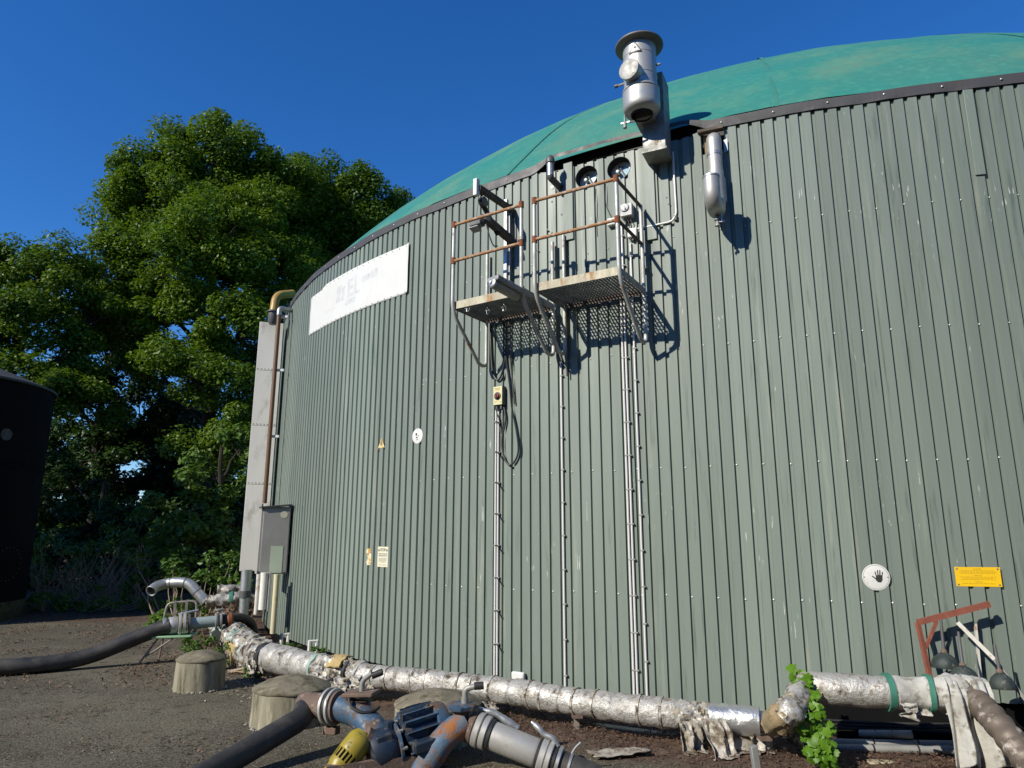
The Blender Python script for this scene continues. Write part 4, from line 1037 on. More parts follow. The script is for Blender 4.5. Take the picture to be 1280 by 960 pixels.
# ---------------------------------------------------------------- right end: cloth, spiral duct, bells and brackets
r_end = right[-1]
sd = thing('spiral_duct', G(1275, 955, .0), 'brown corrugated spiral duct leaving the wrapped pipe', 'duct')
pth = spline([r_end+V(-.02, .0, 0), P(1200, 866, 5.50), P(1216, 874, 5.40), P(1236, 892, 5.24), P(1264, 925, 5.04), P(1305, 980, 4.8)], 24)
pth = densify(pth, .006)
sdp = cut_path(pth, .17, 1); rs = [.090+.005*math.sin(i*.63) for i in range(len(sdp))]
MB().tube(sdp, rs, 32).build('corrugated_tube', M['spiral'], sd)
MB().tube(cut_path(pth, .12, .20), .112, 30, jit=.02, js=14).build('wrapped_mouth', M['cloth'], sd)
MB().tube(cut_path(pth, 0, .14), RP*1.12, 30, jit=.035, js=9).build('wrapped_bend', M['cloth'], sd)
def cloth_fn(u, v):
    c_ = P(1208, 858, 5.34)
    a = u*2*math.pi
    w_ = .19+.06*v
    over = max(0, 1-v*5)
    x = (u-.5)*2*w_*(1-.25*math.sin(v*2.2))+.05*v+.06*over
    fold = .045*math.sin(a*2.3+1.1*v+.4*math.sin(v*5))*min(1, .3+v)+.014*math.sin(a*5.2+2+v*2)+.02*noise.noise(V(u*6, v*3, 1))
    z = -.58*max(0, v-.1)*(1+.12*noise.noise(V(u*6, 0, 0)))+.03*math.sin(u*3.1)*over
    return c_+V(x, fold+.16*over-.03*v, z+.02*over)
MB().grid(cloth_fn, 80, 50).build('hanging_cloth', M['cloth'], solid=.004, tagv=('dirty white cloth hanging in folds over the pipe end', 'cloth'))
# rusty bracket frame
fr = thing('rusty_bracket', G(1160, 845, .55), 'red oxide angle bracket frame with a slanting strut above the wrapped pipe', 'bracket')
a1, a2 = W(1147, 778, .20), W(1237, 755, .18)
MB().bar(a1, a2, .03, .045).build('top_bar', M['redsteel'], fr)
MB().bar(a1, W(1163, 850, .26), .03, .03).build('front_leg', M['redsteel'], fr)
MB().bar(W(1171, 776, .20), W(1157, 810, .22), .022, .022).build('diagonal', M['redsteel'], fr)
wb = thing('white_bracket', W(1225, 850, .1), 'peeling white angle bracket with a long sloping stay', 'bracket')
MB().bar(W(1219, 779, .08), W(1226, 852, .08), .035, .014).build('upright', M['whitesteel'], wb)
MB().bar(W(1197, 778, .20), W(1243, 824, .26), .03, .03).build('upper_stay', M['whitesteel'], wb)
MB().bar(W(1243, 824, .26), W(1290, 885, .34), .025, .025).build('lower_stay', M['galv_dull'], wb)
for (tx, ty, bx, by, rp_, lb, o1, o2) in ((1176, 774, 1182, 836, .098, 'dark bell shaped weight hanging under the red bracket', .2, .24), (1198, 790, 1206, 853, .098, 'dark bell shaped weight resting on the wrapped pipe end', .3, .48), (1243, 806, 1254, 862, .085, 'dark bell shaped weight beside the sloping stay', .3, .34)):
    tp = W(tx, ty, o1); bt_ = W(bx, by, o2); axv = (tp-bt_).normalized()
    o = thing('bell_weight', bt_, lb, 'weight', 'dark bell weights')
    MB().lathe(bt_, axv, [(.01, -.0), (rp_*.95, 0), (rp_, .012), (rp_*.97, .045), (rp_*.8, .08), (rp_*.5, .105), (.022, .12)], 24).build('bell', M['bell'], o)
    MB().tube([bt_+axv*.10, tp], [.014, .010], 10).build('rod', M['boxdark'], o)
    MB().lathe(bt_+axv*.115, axv, [(.024, 0), (.024, .02), (.012, .035)], 10).build('collar', M['brownpipe2'], o)

# ducts and kerbs below the right pipe
for i, (x0, y0, x1, y1, Y0, rr, lb) in enumerate(((1040,935,1215,938,5.95,.030,'grey plastic duct lying lowest in the bundle under the wrapped pipe'), (1040,928,1215,931,5.99,.028,'grey plastic duct lying upper in the bundle under the wrapped pipe'), (1075,917,1140,918,6.08,.030,'short grey duct offcut lying behind the duct bundle'))):
    a = P(x0, y0, Y0); b = P(x1, y1, Y0-.25)
    o = thing('duct_pipe', (a+b)/2, lb, 'pipe'); MB().tube([a, b], rr, 12).build('tube', M['greyduct'], o)
    for f in (.3, .62): q = a.lerp(b, f); MB().tube([q-V(.006,0,0), q+V(.006,0,0)], rr+.004, 12).build('cable_tie', M['ink'], o)
for i in range(3):
    a = P(1030, 900+i*5, 6.2); b = P(1215, 905+i*6, 5.95)
    MB().tube(spline([a, a.lerp(b,.5)+UP*.012*(i-1), b], 8), .012, 8).build('cable', M['cable'], tagv=(['upper', 'middle', 'lower'][i]+' of three black cables strung behind the wrapped pipe', 'cable'))
a = G(1085, 960, -.02); b = G(1195, 961, -.02)
MB().bar(a, b, .09, .10).build('kerb_stone', M['kerb'], bev=.012, tagv=('pale edging stone set in the bark chips below the ducts', 'kerb'))
a = G(740, 911, -.015); b = G(845, 925, -.015)
MB().bar(a, b, .10, .09).build('kerb_stone', M['kerb'], bev=.012, tagv=('pale edging stone half buried under the long foil pipe', 'kerb'))
a = G(945, 955, .12)
MB().box(V(a.x, a.y, .12), .05, .05, .24, (V(.98,.1,.1), V(-.1,.99,0), V(-.1,0,.98))).build('timber_stake', M['galv_dull'], bev=.006, tagv=('grey square stake standing under the bright foil cuff', 'stake'))

# ---------------------------------------------------------------- concrete caps
def concrete_cap(px, py, r, h, dome_h, label):
    g = G(px, py, h+dome_h); c = V(g.x, g.y, 0)
    o = thing('concrete_cap', c, label, 'concrete cap', 'domed concrete shaft caps')
    mb = MB()
    n = 48
    prof_ = [(r*1.0, -.05), (r*1.0, .03), (r*.985, h*.5), (r*.97, h-.02), (r*.965, h)]
    mb.lathe(c, UP, prof_, n, cap=False); 
    for v in mb.v: v += (v-V(c.x, c.y, v.z)).normalized()*.006*noise.noise(v*6)
    mb.build('drum', M['concrete'], o)
    mb = MB(); mb.lathe(c, UP, [(r*.965, h-.006), (r*1.0, h), (r*1.0, h+.014), (r*.93, h+.03), (r*.75, h+dome_h*.5), (r*.5, h+dome_h*.78), (r*.25, h+dome_h*.94), (.001, h+dome_h)], n, cap=False)
    for v in mb.v: v += V(0,0,.006*noise.noise(v*7))
    mb.build('domed_lid', M['lid'], o)
    mb = MB()
    for i in range(60):
        a = random.uniform(0, 6.28); rr = r+random.uniform(.0, .035); s = random.choice((.006,.008,.012,.02)); p = c+V(math.cos(a)*rr, math.sin(a)*rr, s*.5)
        mb.lathe(p-UP*s*.5, UP, [(s*.6, 0), (s, s*.5), (s*.5, s)], 6)
    mb.build('base_pebbles', M['pebble'], o, tagv=(None, None, None, 'stuff'))
    return o
concrete_cap(253, 812, .265, .31, .10, 'small domed concrete cap standing near the green chair')
concrete_cap(366, 844, .35, .29, .11, 'domed concrete cap behind the black hose and rusty pipe')
concrete_cap(548, 862, .37, .27, .11, 'domed concrete cap half hidden behind the blue pump motor')

# ---------------------------------------------------------------- pump set in the foreground
YP = 5.72
pm = lambda x, y, Y=YP: P(x, y, Y)
pu = thing('pump', V(pm(495, 930).x, YP, 0), 'blue cast pump with finned motor, rust patches and flanged inlet', 'pump')
# inlet tee on the left
c = pm(443, 893, 5.85)
tee_r = .12
axL = (pm(425, 884, 5.85)-pm(480, 905, 5.7)).normalized()
inl = [pm(424, 884, 5.88), pm(447, 893, 5.82), pm(464, 908, 5.74), pm(474, 926, 5.66)]
MB().tube(spline(inl, 6), [.098]*7+[.100]*6+[.104]*6, 24).build('inlet_casting', M['blue'], pu)
tp = pm(452, 868, 5.84)
MB().lathe(pm(452, 886, 5.84), UP, [(.07, -.06), (.07, .06), (.085, .065)], 20).build('top_neck', M['blue'], pu)
MB().box(tp+UP*.01, .25, .20, .03, (V(.97,-.2,.05).normalized(), V(.2,.97,0).normalized(), UP)).build('top_flange', M['brownpipe2'], pu, bev=.008)
MB().tube(spline([pm(436, 873, 5.76), pm(440, 884, 5.72), pm(452, 890, 5.70), pm(466, 889, 5.72), pm(474, 884, 5.78)], 6), .012, 8).build('black_ring', M['black'], pu)
# small air cock on the tee
MB().tube(fillet([tp+UP*.02, tp+UP*.10, tp+UP*.13+V(.08,-.02,.03)], .04), .02, 10).build('air_cock', M['galv_dull'], pu)
MB().tube([tp+UP*.14+V(.08,-.02,0), tp+UP*.17+V(.16,-.02,0)], .026, 10).build('cock_cap', M['black'], pu)
# volute
vc = pm(480, 937, 5.58); av = V(.84, .42, .17).normalized()
MB().lathe(vc-av*.12, av, [(.09, 0), (.135, .01), (.152, .05), (.152, .16), (.13, .20), (.10, .23)], 32).build('pump_housing', M['motor'], pu)
MB().lathe(vc+av*.085, av, [(.168, 0), (.168, .02), (.155, .022)], 32).build('housing_flange', M['blue'], pu)
for i in range(8):
    a = i*math.pi/4; u = av.orthogonal().normalized(); v = av.cross(u)
    MB().lathe(vc+av*.10+(u*math.cos(a)+v*math.sin(a))*.158, av, [(.014, -.01), (.014, .03), (.008, .034)], 6).build('flange_bolt', M['galv_dull'], pu)
MB().lathe(vc+av*.03+UP*.17, UP, [(.04, -.06), (.04, .012), (.03, .02)], 8).build('filler_plug', M['motor'], pu)
# motor
ms = vc+av*.12+UP*.035; me_ = vc+av*.42
MB().lathe(ms, av, [(.10, 0), (.135, .02), (.135, .27), (.12, .30)], 32).build('motor_body', M['motor'], pu)
u = av.cross(UP).normalized(); v = u.cross(av)
for i in range(15):
    a = math.pi*2*i/15; d = u*math.cos(a)+v*math.sin(a)
    MB().box(ms+av*.15+d*.16, .25, .009, .055, (av, d.cross(av), d)).build('cooling_fin', M['blue'], pu)
MB().lathe(ms, av, [(.17, .27), (.178, .275), (.178, .34), (.16, .37), (.10, .38)], 32).build('fan_cowl', M['blue'], pu)
MB().box(ms+av*.15+u*.02-v*.0+V(.10,-.16,-.02), .26, .10, .07, (av, u, v)).build('terminal_box', M['motor'], pu, bev=.008)
MB().box(ms+av*.14-UP*.19, .30, .24, .03, (av, u, v)).build('motor_foot', M['motor'], pu, bev=.005)
# base frame
for s in (-1, 1): MB().bar(V(vc.x-.35, vc.y-.12+.16*s, .05), V(vc.x+.45, vc.y+.22+.16*s, .05), .05, .09).build('base_rail', M['brownpipe2'], pu)
MB().box(V(vc.x-.02, vc.y, .14), .12, .26, .22, (av, u, v)).build('pedestal', M['motor'], pu, bev=.01)
# sticker / bright chip
MB().box(pm(466, 917, 5.6), .035, .004, .025, (V(.9,.3,.2).normalized(), V(-.3,.9,0).normalized(), UP)).build('white_tag', M['white'], pu)
# discharge elbow with rust
dl = [pm(518, 992, 5.5), pm(530, 962, 5.55), pm(545, 938, 5.55), pm(562, 917, 5.58), pm(582, 903, 5.62)]
dls = spline(dl, 8)
MB().tube(densify(dls, .02), .094, 28, jit=.006, js=20).build('discharge_elbow', M['bluerust'], pu)
MB().lathe(pm(576, 905, 5.62), UP, [(.06, 0), (.06, .13), (.075, .135)], 18).build('elbow_neck', M['blue'], pu)
MB().lathe(pm(577, 886, 5.62), UP, [(.06, -.01), (.11, 0), (.115, .01), (.115, .03), (.10, .04)], 8).build('neck_flange', M['blue'], pu)
nb = pm(581, 884, 5.62)
MB().lathe(nb, UP, [(.05, 0), (.05, .02), (.028, .028), (.028, .07)], 12).build('nipple', M['galv_dull'], pu)
MB().tube(fillet([nb+UP*.06, nb+UP*.13, nb+UP*.15+V(.09,-.01,.0)], .04), .022, 10).build('angle_cock', M['galv_dull'], pu)
MB().tube([nb+UP*.15+V(.07,-.01,0), nb+UP*.155+V(.14,-.01,0)], .028, 10).build('cock_handwheel', M['black'], pu)
# yellow strainer
yd = (pm(448, 925, 5.5)-pm(418, 962, 5.38)).normalized(); yb = pm(450, 926, 5.5)
ys = thing('yellow_strainer', yb-yd*.3, 'ribbed yellow strainer cap on the pump inlet', 'strainer')
MB().lathe(yb, -yd, [(.07, -.05), (.088, -.02), (.096, .0), (.096, .11), (.09, .12)], 32).build('cap', M['yelcap'], ys)
MB().lathe(yb, -yd, [(.072, .11), (.072, .19)], 24).build('dark_core', M['ink'], ys)
u2 = yd.orthogonal().normalized(); v2 = yd.cross(u2)
for i in range(18):
    a = 2*math.pi*i/18; d = u2*math.cos(a)+v2*math.sin(a)
    MB().bar(yb-yd*.115+d*.088, yb-yd*.185+d*.084, .012, .014, d).build('rib', M['yelcap'], ys)
MB().lathe(yb, -yd, [(.078, .18), (.09, .185), (.09, .215), (.078, .235), (.074, .34), (.06, .38)], 28).build('end_ring', M['yelcap'], ys)
MB().tube([yb+yd*.03, vc-av*.02], .085, 16).build('connector', M['brownpipe2'], ys)
# clamp, rusty pipe and black suction hose
sh = thing('suction_hose', G(330, 935, 0), 'black suction hose with rusty pipe stub and clamp rings, running to the pump', 'hose')
cl = pm(424, 884, 5.88); ds = (pm(385, 881, 6.0)-cl).normalized()
for k, (o_, rr, mt) in enumerate(((.01,.120,'brownpipe2'),(.04,.136,'clamp'),(.07,.124,'black'),(.095,.138,'clamp'))):
    MB().lathe(cl+ds*o_, ds, [(rr*.9, -.014), (rr, -.010), (rr, .010), (rr*.9, .014)], 32).build('clamp_ring', M[mt], sh)
MB().box(cl+ds*.06-UP*.17, .12, .07, .06, (ds, V(0,0,1).cross(ds), UP)).build('clamp_lug', M['brownpipe2'], sh, bev=.01)
MB().tube([cl+ds*.08, cl+ds*.36], .094, 24, jit=.004, js=12).build('rusty_stub', M['brownpipe2'], sh)
hs = cl+ds*.30
pts = [hs+ds*-.04, hs+ds*.03, pm(379, 897, 5.88), G(276, 958, .10), G(120, 1045, .095)]
MB().tube(densify(fillet(pts, .35, 10), .05), .086, 24).build('hose', M['hose'], sh)
# discharge camlock coupling and hose to the right
dc = thing('camlock_coupling', pm(640, 935, 5.6), 'grey galvanised camlock coupling with lever arms on the pump outlet', 'coupling')
a = pm(588, 908, 5.64); b = pm(720, 962, 5.45); d = (b-a).normalized()
LT = (b-a).length
def ring(f, rr, w_, mt, nm, par=dc):
    rr *= .82; MB().lathe(a+d*LT*f, d, [(rr*.92, -w_/2), (rr, -w_/2*.7), (rr, w_/2*.7), (rr*.92, w_/2)], 32).build(nm, M[mt], par)
ring(.02, .14, .05, 'brownpipe2', 'rust_ring'); ring(.085, .152, .05, 'clamp', 'ring'); ring(.15, .145, .05, 'clamp', 'ring'); ring(.20, .135, .03, 'black', 'gasket')
MB().lathe(a, d, [(.097, LT*.18), (.100, LT*.22), (.100, LT*.62), (.094, LT*.64)], 32).build('barrel', M['clamp'], dc)
ring(.66, .135, .03, 'black', 'gasket'); ring(.70, .148, .05, 'clamp', 'ring'); ring(.755, .146, .04, 'clamp', 'ring'); ring(.80, .125, .03, 'black', 'gasket'); ring(.84, .135, .03, 'galv', 'ring')
MB().lathe(a, d, [(.088, LT*.80), (.088, LT*1.2)], 28).build('hose_tail', M['hose'], dc)
ring(.94, .116, .022, 'galv', 'hose_clip')
ux = d.cross(UP).normalized(); uv = ux.cross(d)
MB().tube(spline([a+d*LT*.02+uv*0.126-ux*.04, a+d*LT*.16+uv*0.133-ux*.06, a+d*LT*.30+uv*0.109-ux*.07, a+d*LT*.42+uv*0.088-ux*.08], 6), [.016]*4+[.024]*6+[.028]*5+[.022]*3+[.012], 10).build('cam_lever', M['galv'], dc)
MB().tube(spline([a+d*LT*.52-ux*.02+uv*0.185, a+d*LT*.60+uv*0.168, a+d*LT*.66+uv*0.143, a+d*LT*.74+uv*0.139, a+d*LT*.80+uv*0.101], 6), [.012]*3+[.02]*18+[.018]*4, 10).build('cam_lever', M['galv'], dc)
MB().tube([a+d*LT*.93+uv*0.092, a+d*LT*.95+uv*0.143, a+d*LT*.98+uv*0.185], .008, 8).build('clip_bolt', M['galv'], dc)

# ---------------------------------------------------------------- left: green chair, hose, coupling, silver bend
YCH = 10.0
sc = P(216, 794, YCH)
ch = thing('garden_chair', G(215, 828, 0), 'old metal chair with green seat carrying the hose coupling', 'chair')
X = V(.98, .18, 0).normalized(); Y = V(.18, -.98, 0).normalized()
sz = sc.z
MB().box(sc, .56, .40, .03, (X, Y, (UP+X*.05).normalized())).build('seat', M['chairgreen'], ch, bev=.01)
lg = lambda x0, y0, x1, y1: MB().tube([sc+X*x0+Y*y0-UP*.02, V((sc+X*x1+Y*y1).x, (sc+X*x1+Y*y1).y, .0)], .013, 8).build('leg', M['chairframe'], ch)
lg(-.14, .17, -.34, .20); lg(.20, .17, .24, .2); lg(-.16, -.17, -.20, -.2); lg(.2, -.17, .22, -.2)
MB().tube([sc+X*.05+Y*.17-UP*.02, sc-X*.26+Y*.19-UP*(sz-.10)], .011, 8).build('brace', M['chairframe'], ch)
bk = [sc+X*-.20-Y*.17, sc+X*-.17-Y*.22+UP*.40, sc+X*.22-Y*.22+UP*.43, sc+X*.24-Y*.17]
MB().tube(fillet(bk, .08, 6), .018, 10).build('back_frame', M['chairframe'], ch)
for x in (-.06, .09): MB().box(sc+X*x-Y*.2+UP*.22, .035, .012, .40, (X, Y, UP)).build('back_slat', M['chairframe'], ch)
# hose with coupling
bh = thing('drain_hose', G(100, 830, 0), 'thick black hose lying on the yard and rising to the chair', 'hose')
cpl = [P(206, 783, 9.9), P(222, 779, 9.95), P(255, 778, 10.1), P(275, 774, 10.3), P(300, 772, 10.6), P(314, 780, 10.8), P(318, 800, 10.9)]
hp_ = [G(-140, 842, .1), G(-60, 838, .1), G(40, 832, .1), G(104, 824, .12), P(197, 786.5, 9.86), cpl[0]+V(.08,.0,.01)]
MB().tube(densify(fillet(hp_, .55, 10), .06), .098, 20).build('hose', M['hose'], bh)
cp = thing('hose_coupling', cpl[1]-UP*.14, 'grey flanged hose coupling with clamps above the green chair', 'coupling')
dd = (cpl[2]-cpl[0]).normalized()
for o_, rr, ww, mt in ((.0,.112,.05,'galv'),(.10,.115,.12,'clamp'),(.19,.152,.04,'clamp'),(.245,.15,.04,'clamp'),(.30,.135,.03,'boxdark')):
    MB().lathe(cpl[0]+dd*o_, dd, [(rr*.9, -ww/2), (rr, -ww/2*.7), (rr, ww/2*.7), (rr*.9, ww/2)], 24).build('ring', M[mt], cp)
MB().tube([cpl[0]+dd*.28, cpl[0]+dd*.72], .075, 18).build('pipe_piece', mk('pale_blue_pipe', (.28,.34,.34), (.22,.27,.27), rough=.5), cp)
for o_ in (.64, .70): MB().lathe(cpl[0]+dd*o_, dd, [(.10, -.015), (.115, -.01), (.115, .01), (.10, .015)], 24).build('clamp', M['galv_dull'], cp)
MB().lathe(cpl[0]+dd*.78, dd, [(.07, 0), (.095, .02), (.095, .06), (.06, .08)], 12).build('red_fitting', M['rust'], cp)
MB().tube([cpl[0]+dd*.15+UP*.14, cpl[0]+dd*.40+UP*.17], .016, 8).build('lever', M['galv'], cp)
MB().lathe(cpl[0]+dd*.67+UP*.11, UP, [(.03, 0), (.03, .03), (.06, .035), (.06, .05)], 12).build('valve_wheel', M['galv_dull'], cp)
MB().tube(spline([cpl[0]+dd*.82]+cpl[3:], 8), .065, 16).build('black_bend', M['hose'], cp)
MB().box(cpl[0]+dd*.70-UP*.24, .10, .16, .26, ((dd+UP*.6).normalized(), V(-dd.y, dd.x, 0).normalized(), (UP-dd*.6).normalized())).build('support_plate', M['boxdark'], cp)
# silver bend
YB = 12.4
sb = thing('silver_bend', G(240, 790, 0), 'silver pipe bend with an open end standing over the nettles', 'pipe')
bp_ = [P(188.5, 739, YB-.25), P(196, 733, YB-.12), P(208, 729.5, YB), P(222, 728, YB), P(236, 730, YB), P(247, 741, YB), P(258, 753, YB)]
sp = spline(bp_, 8)
MB().tube(sp, .083, 20, cap=False).build('bent_pipe', M['galv'], sb, solid=.006)
for f in (.34, .55, .78): MB().tube(cut_path(sp, f, f+.02), .088, 20).build('joint_band', M['boxdark'], sb)
MB().tube(cut_path(sp, 0, .03), .090, 20, cap=False).build('end_rim', M['galv'], sb, solid=.004)
MB().tube(cut_path(sp, .045, .05), .076, 20).build('bore_shade', M['void'], sb)  # dark disc stands in for the shade deeper in the pipe
wr = spline([sp[-1], P(275, 750, YB+.05), P(300, 748, YB+.15), P(320, 752, YB+.3)], 10)
MB().tube(densify(wr), .10, 22, jit=.05, js=6).build('foil_wrap', M['foil_torn'], sb)
MB().tube(cut_path(wr, .45, .52), .12, 22, jit=.03).build('green_tape', M['tape'], sb)
MB().tube(densify(spline([P(272, 739, YB+.5), P(290, 737, YB+.6), P(306, 741, YB+.7)], 8)), .085, 18, jit=.05, js=7).build('foil_wrap', M['foil'], sb)
# white stubs by the wall foot
for k, (x, y, h) in enumerate(((352, 797, .16), (387, 806, .15))):
    g = G(x, y+8, .0); c = W(x, y, .12)
    MB().tube([V(c.x, c.y, .05), V(c.x, c.y, c.z+.05), V(c.x+.09, c.y+.03, c.z+.05), V(c.x+.09, c.y+.03, .1)], .028, 8).build('white_stub', M['white'], tagv=(['bent white plastic stub beside the cream pipe at the wall foot', 'bent white plastic stub behind the taped foil pipe'][k], 'pipe stub'))

# ---------------------------------------------------------------- black tank at the left
bc = V(-12.2, 14.6, 0); br = 2.02; bh_ = 4.80
bt_ = thing('black_tank', bc, 'black upright storage tank with a shallow cone roof', 'tank')
MB().lathe(bc, UP, [(br, .0), (br, bh_)], 96, cap=False).build('shell', M['tankblack'], bt_)
MB().lathe(bc, UP, [(br+.02, bh_-.03), (br+.05, bh_-.02), (br+.05, bh_+.02), (br*.5, bh_+.44), (.001, bh_+.85)], 96, cap=False).build('cone_roof', M['tankroof'], bt_)
MB().lathe(bc, UP, [(br+.006, .0), (br+.006, .35), (br, .36)], 96, cap=False).build('mossy_foot', M['moss'], bt_)
for z in (1.3, 1.42, 3.0, 3.06, 3.12): MB().lathe(bc, UP, [(br, z-.015), (br+.012, z), (br, z+.015)], 96, cap=False).build('hoop', M['tankblack'], bt_)
def bpt2(px, py):
    d = ray(px, py); a = d.x**2+d.y**2; b = d.x*bc.x+d.y*bc.y; c = bc.x**2+bc.y**2-br*br
    return EYE+d*((b-math.sqrt(max(0, b*b-a*c)))/a)
e = bpt2(8, 543); en = (V(e.x, e.y, 0)-V(bc.x, bc.y, 0)).normalized()
MB().lathe(e, en, [(.12, -.01), (.12, .008), (.10, .010), (.085, .006)], 28).build('round_plate', M['emblem'], bt_)
e = bpt2(8, 705); en = (V(e.x, e.y, 0)-V(bc.x, bc.y, 0)).normalized()
MB().lathe(e, en, [(.36, -.02), (.36, .02), (.30, .03)], 36).build('manhole_cover', M['tankblack'], bt_)
u = en.cross(UP); mb = MB()
for i in range(20):
    a = 2*math.pi*i/20; MB_ = mb.lathe(e+(u*math.cos(a)+UP*math.sin(a))*.33, en, [(.014, .015), (.014, .035)], 6)
mb.build('manhole_bolts', M['emblem'], bt_, tagv=(None, None, None, 'stuff'))

# ---------------------------------------------------------------- vegetation
def leaf_mesh(name, pos, nrm, size, mat, parent=None, tagv=None, loc=None, aspect=.8, fold=.25):
    n = len(pos); rng = np.random
    nrm = nrm/np.linalg.norm(nrm, axis=1, keepdims=True)
    a = rng.normal(size=(n, 3)); t = a-nrm*np.sum(a*nrm, 1, keepdims=True); t /= np.linalg.norm(t, axis=1, keepdims=True); b = np.cross(nrm, t)
    s = (size*rng.uniform(.5, 1.5, n))[:, None]
    v = np.empty((n, 4, 3)); v[:, 0] = pos-t*s; v[:, 1] = pos+b*s*aspect*.75-t*s*.1-nrm*s*fold; v[:, 2] = pos+t*s; v[:, 3] = pos-b*s*aspect*.75-t*s*.1-nrm*s*fold
    o = Vector(loc) if loc is not None else base_of(parent)
    v = v.reshape(-1, 3)-np.array(o)
    me = bpy.data.meshes.new(name); me.vertices.add(n*4); me.vertices.foreach_set('co', v.ravel())
    idx = np.arange(n)[:, None]*4+np.array([[0, 1, 2, 0, 2, 3]]); me.loops.add(n*6); me.loops.foreach_set('vertex_index', idx.ravel().astype(np.int32))
    me.polygons.add(n*2); me.polygons.foreach_set('loop_start', (np.arange(n*2)*3).astype(np.int32)); me.polygons.foreach_set('loop_total', np.full(n*2, 3, np.int32))
    me.update(); me.validate(); me.materials.append(mat)
    ob = bpy.data.objects.new(name, me); col.objects.link(ob)
    if parent is not None: ob.parent = parent
    else: ob.location = o
    if tagv: tag(ob, *tagv)
    return ob
def clumps(lobes, per_m3, rc):
    out = []
    for (x, y, z, rx, ry, rz) in lobes:
        n = max(6, int(per_m3*rx*ry*rz*4.19))
        d = np.random.normal(size=(n, 3)); d /= np.linalg.norm(d, axis=1, keepdims=True)
        r = np.random.uniform(.2, 1.0, n)**.5
        out.append(np.array([x, y, z])+d*r[:, None]*np.array([rx, ry, rz]))
    c = np.vstack(out); return c
def foliage(cl, rc, per, flat=.7):
    k = len(cl); rad_ = np.random.uniform(.6, 1.25, k)*rc
    n = (per*np.random.uniform(.6, 1.3, k)).astype(int); idx = np.repeat(np.arange(k), n); N = len(idx)
    d = np.random.normal(size=(N, 3)); d /= np.linalg.norm(d, axis=1, keepdims=True)
    r = np.random.uniform(0, 1, N)**.45
    # each clump is made of a few sprays
    off = d*r[:, None]*rad_[idx][:, None]*np.array([1, 1, flat])
    off[:, 2] -= .15*(off[:, 0]**2+off[:, 1]**2)/rad_[idx]
    nr_ = d*.55+np.random.normal(size=(N, 3))*.45+np.array([0, 0, .75])
    return cl[idx]+off, nr_
def branch(mb, a, b, r0, r1, seed, k=7, wob=.25):
    a = Vector(a); b = Vector(b); L = (b-a).length; pts = []
    for i in range(k+1):
        t = i/k; p = a.lerp(b, t); s = math.sin(t*math.pi)
        p += V(noise.noise(V(seed, t*3, 0)), noise.noise(V(seed, t*3, 5)), noise.noise(V(seed, t*3, 9))*.5)*wob*L*.4*s
        pts.append(p)
    mb.tube(pts, [r0+(r1-r0)*i/k for i in range(k+1)], 7, cap=False); return pts
def tree(name, base, lobes, label, mat, per_m3=.5, rc=.75, per=300, leaf=.11, trunk=.28, group='trees behind the yard', fork=.3, cat='tree'):
    base = Vector(base); t = thing(name, base, label, cat, group)
    top = max(l[2]-l[5]*.1 for l in lobes); cxm = sum(l[0] for l in lobes)/len(lobes); cym = sum(l[1] for l in lobes)/len(lobes)
    mb = MB(); apex = V(cxm, cym, top)
    tr_ = branch(mb, base-UP*.1, apex, trunk, .05, base.x, 14, .12)
    mb.build('trunk', M['bark'], t)
    cl = clumps(lobes, per_m3, rc)
    mb = MB()
    for i, (x, y, z, rx, ry, rz) in enumerate(lobes):
        f = max(fork, min(.8, (z-rz*.9-base.z)/max(top-base.z, .1))); st = tr_[int(f*14)]
        pts = branch(mb, st, V(x, y, z), trunk*.38, trunk*.14, i*3.3+base.x, 7, .2)
    sel = np.random.choice(len(cl), min(len(cl), 160), replace=False)
    for j in sel:
        c = cl[j]; i = min(range(len(lobes)), key=lambda q: sum((c[m_]-lobes[q][m_])**2 for m_ in range(3)))
        L = lobes[i]; branch(mb, V(L[0], L[1], L[2]-L[5]*.3), V(*c), trunk*.13, .015, j*1.7, 5, .25)
    mb.build('limbs', M['bark'], t)
    pos, nr_ = foliage(cl, rc, per)
    leaf_mesh('crown', pos, nr_, leaf, mat, t, (None, None, None, 'stuff'))
    return t
def lob(px, py, Y, rx, rz, ry=None):
    p = P(px, py, Y); s = (p-EYE).dot(fw)/F_PX
    return (p.x, p.y, p.z, rx*s, (ry*s if ry else rx*s*.9), rz*s)
# big tree: lobes traced as volumes in depth around 26 m
Y = 26.0
tree('broadleaf_tree', (-11.6, 27.0, 0), [lob(150,265,Y-.5,38,42), lob(148,335,Y-.8,42,45), lob(225,195,Y-.3,42,34), lob(310,215,Y+.5,48,46), lob(355,225,Y+.8,42,42), lob(300,270,Y-1,55,50), lob(160,400,Y-.5,45,45), lob(270,205,Y,62,55), lob(205,245,Y-.5,68,55), lob(330,250,Y+1,62,60), lob(180,310,Y-1,55,50), lob(260,310,Y-2.2,75,60), lob(340,330,Y,60,60), lob(210,390,Y-1.5,60,50), lob(300,410,Y-1.5,65,55), lob(250,470,Y-2.5,60,45), lob(330,480,Y+.5,50,60), lob(190,450,Y,45,45), lob(280,540,Y-2,60,45)],
     'tallest broadleaf tree with a full sunlit crown behind the duct', M['leafA'], 1.05, .8, 680, .066, .36)
tree('broadleaf_tree', (-6.2, 29.5, 0), [lob(345,260,Y+3,50,45), lob(495,262,Y+4,16,18), lob(385,245,Y+3,58,52), lob(440,260,Y+3,52,52), lob(470,265,Y+4,32,32), lob(400,310,Y+2.5,58,50), lob(380,380,Y+3,50,60), lob(450,330,Y+4,50,50)],
     'broadleaf tree rising directly behind the tank and dome edge', M['leafA'], 1.05, .8, 620, .070, .3)
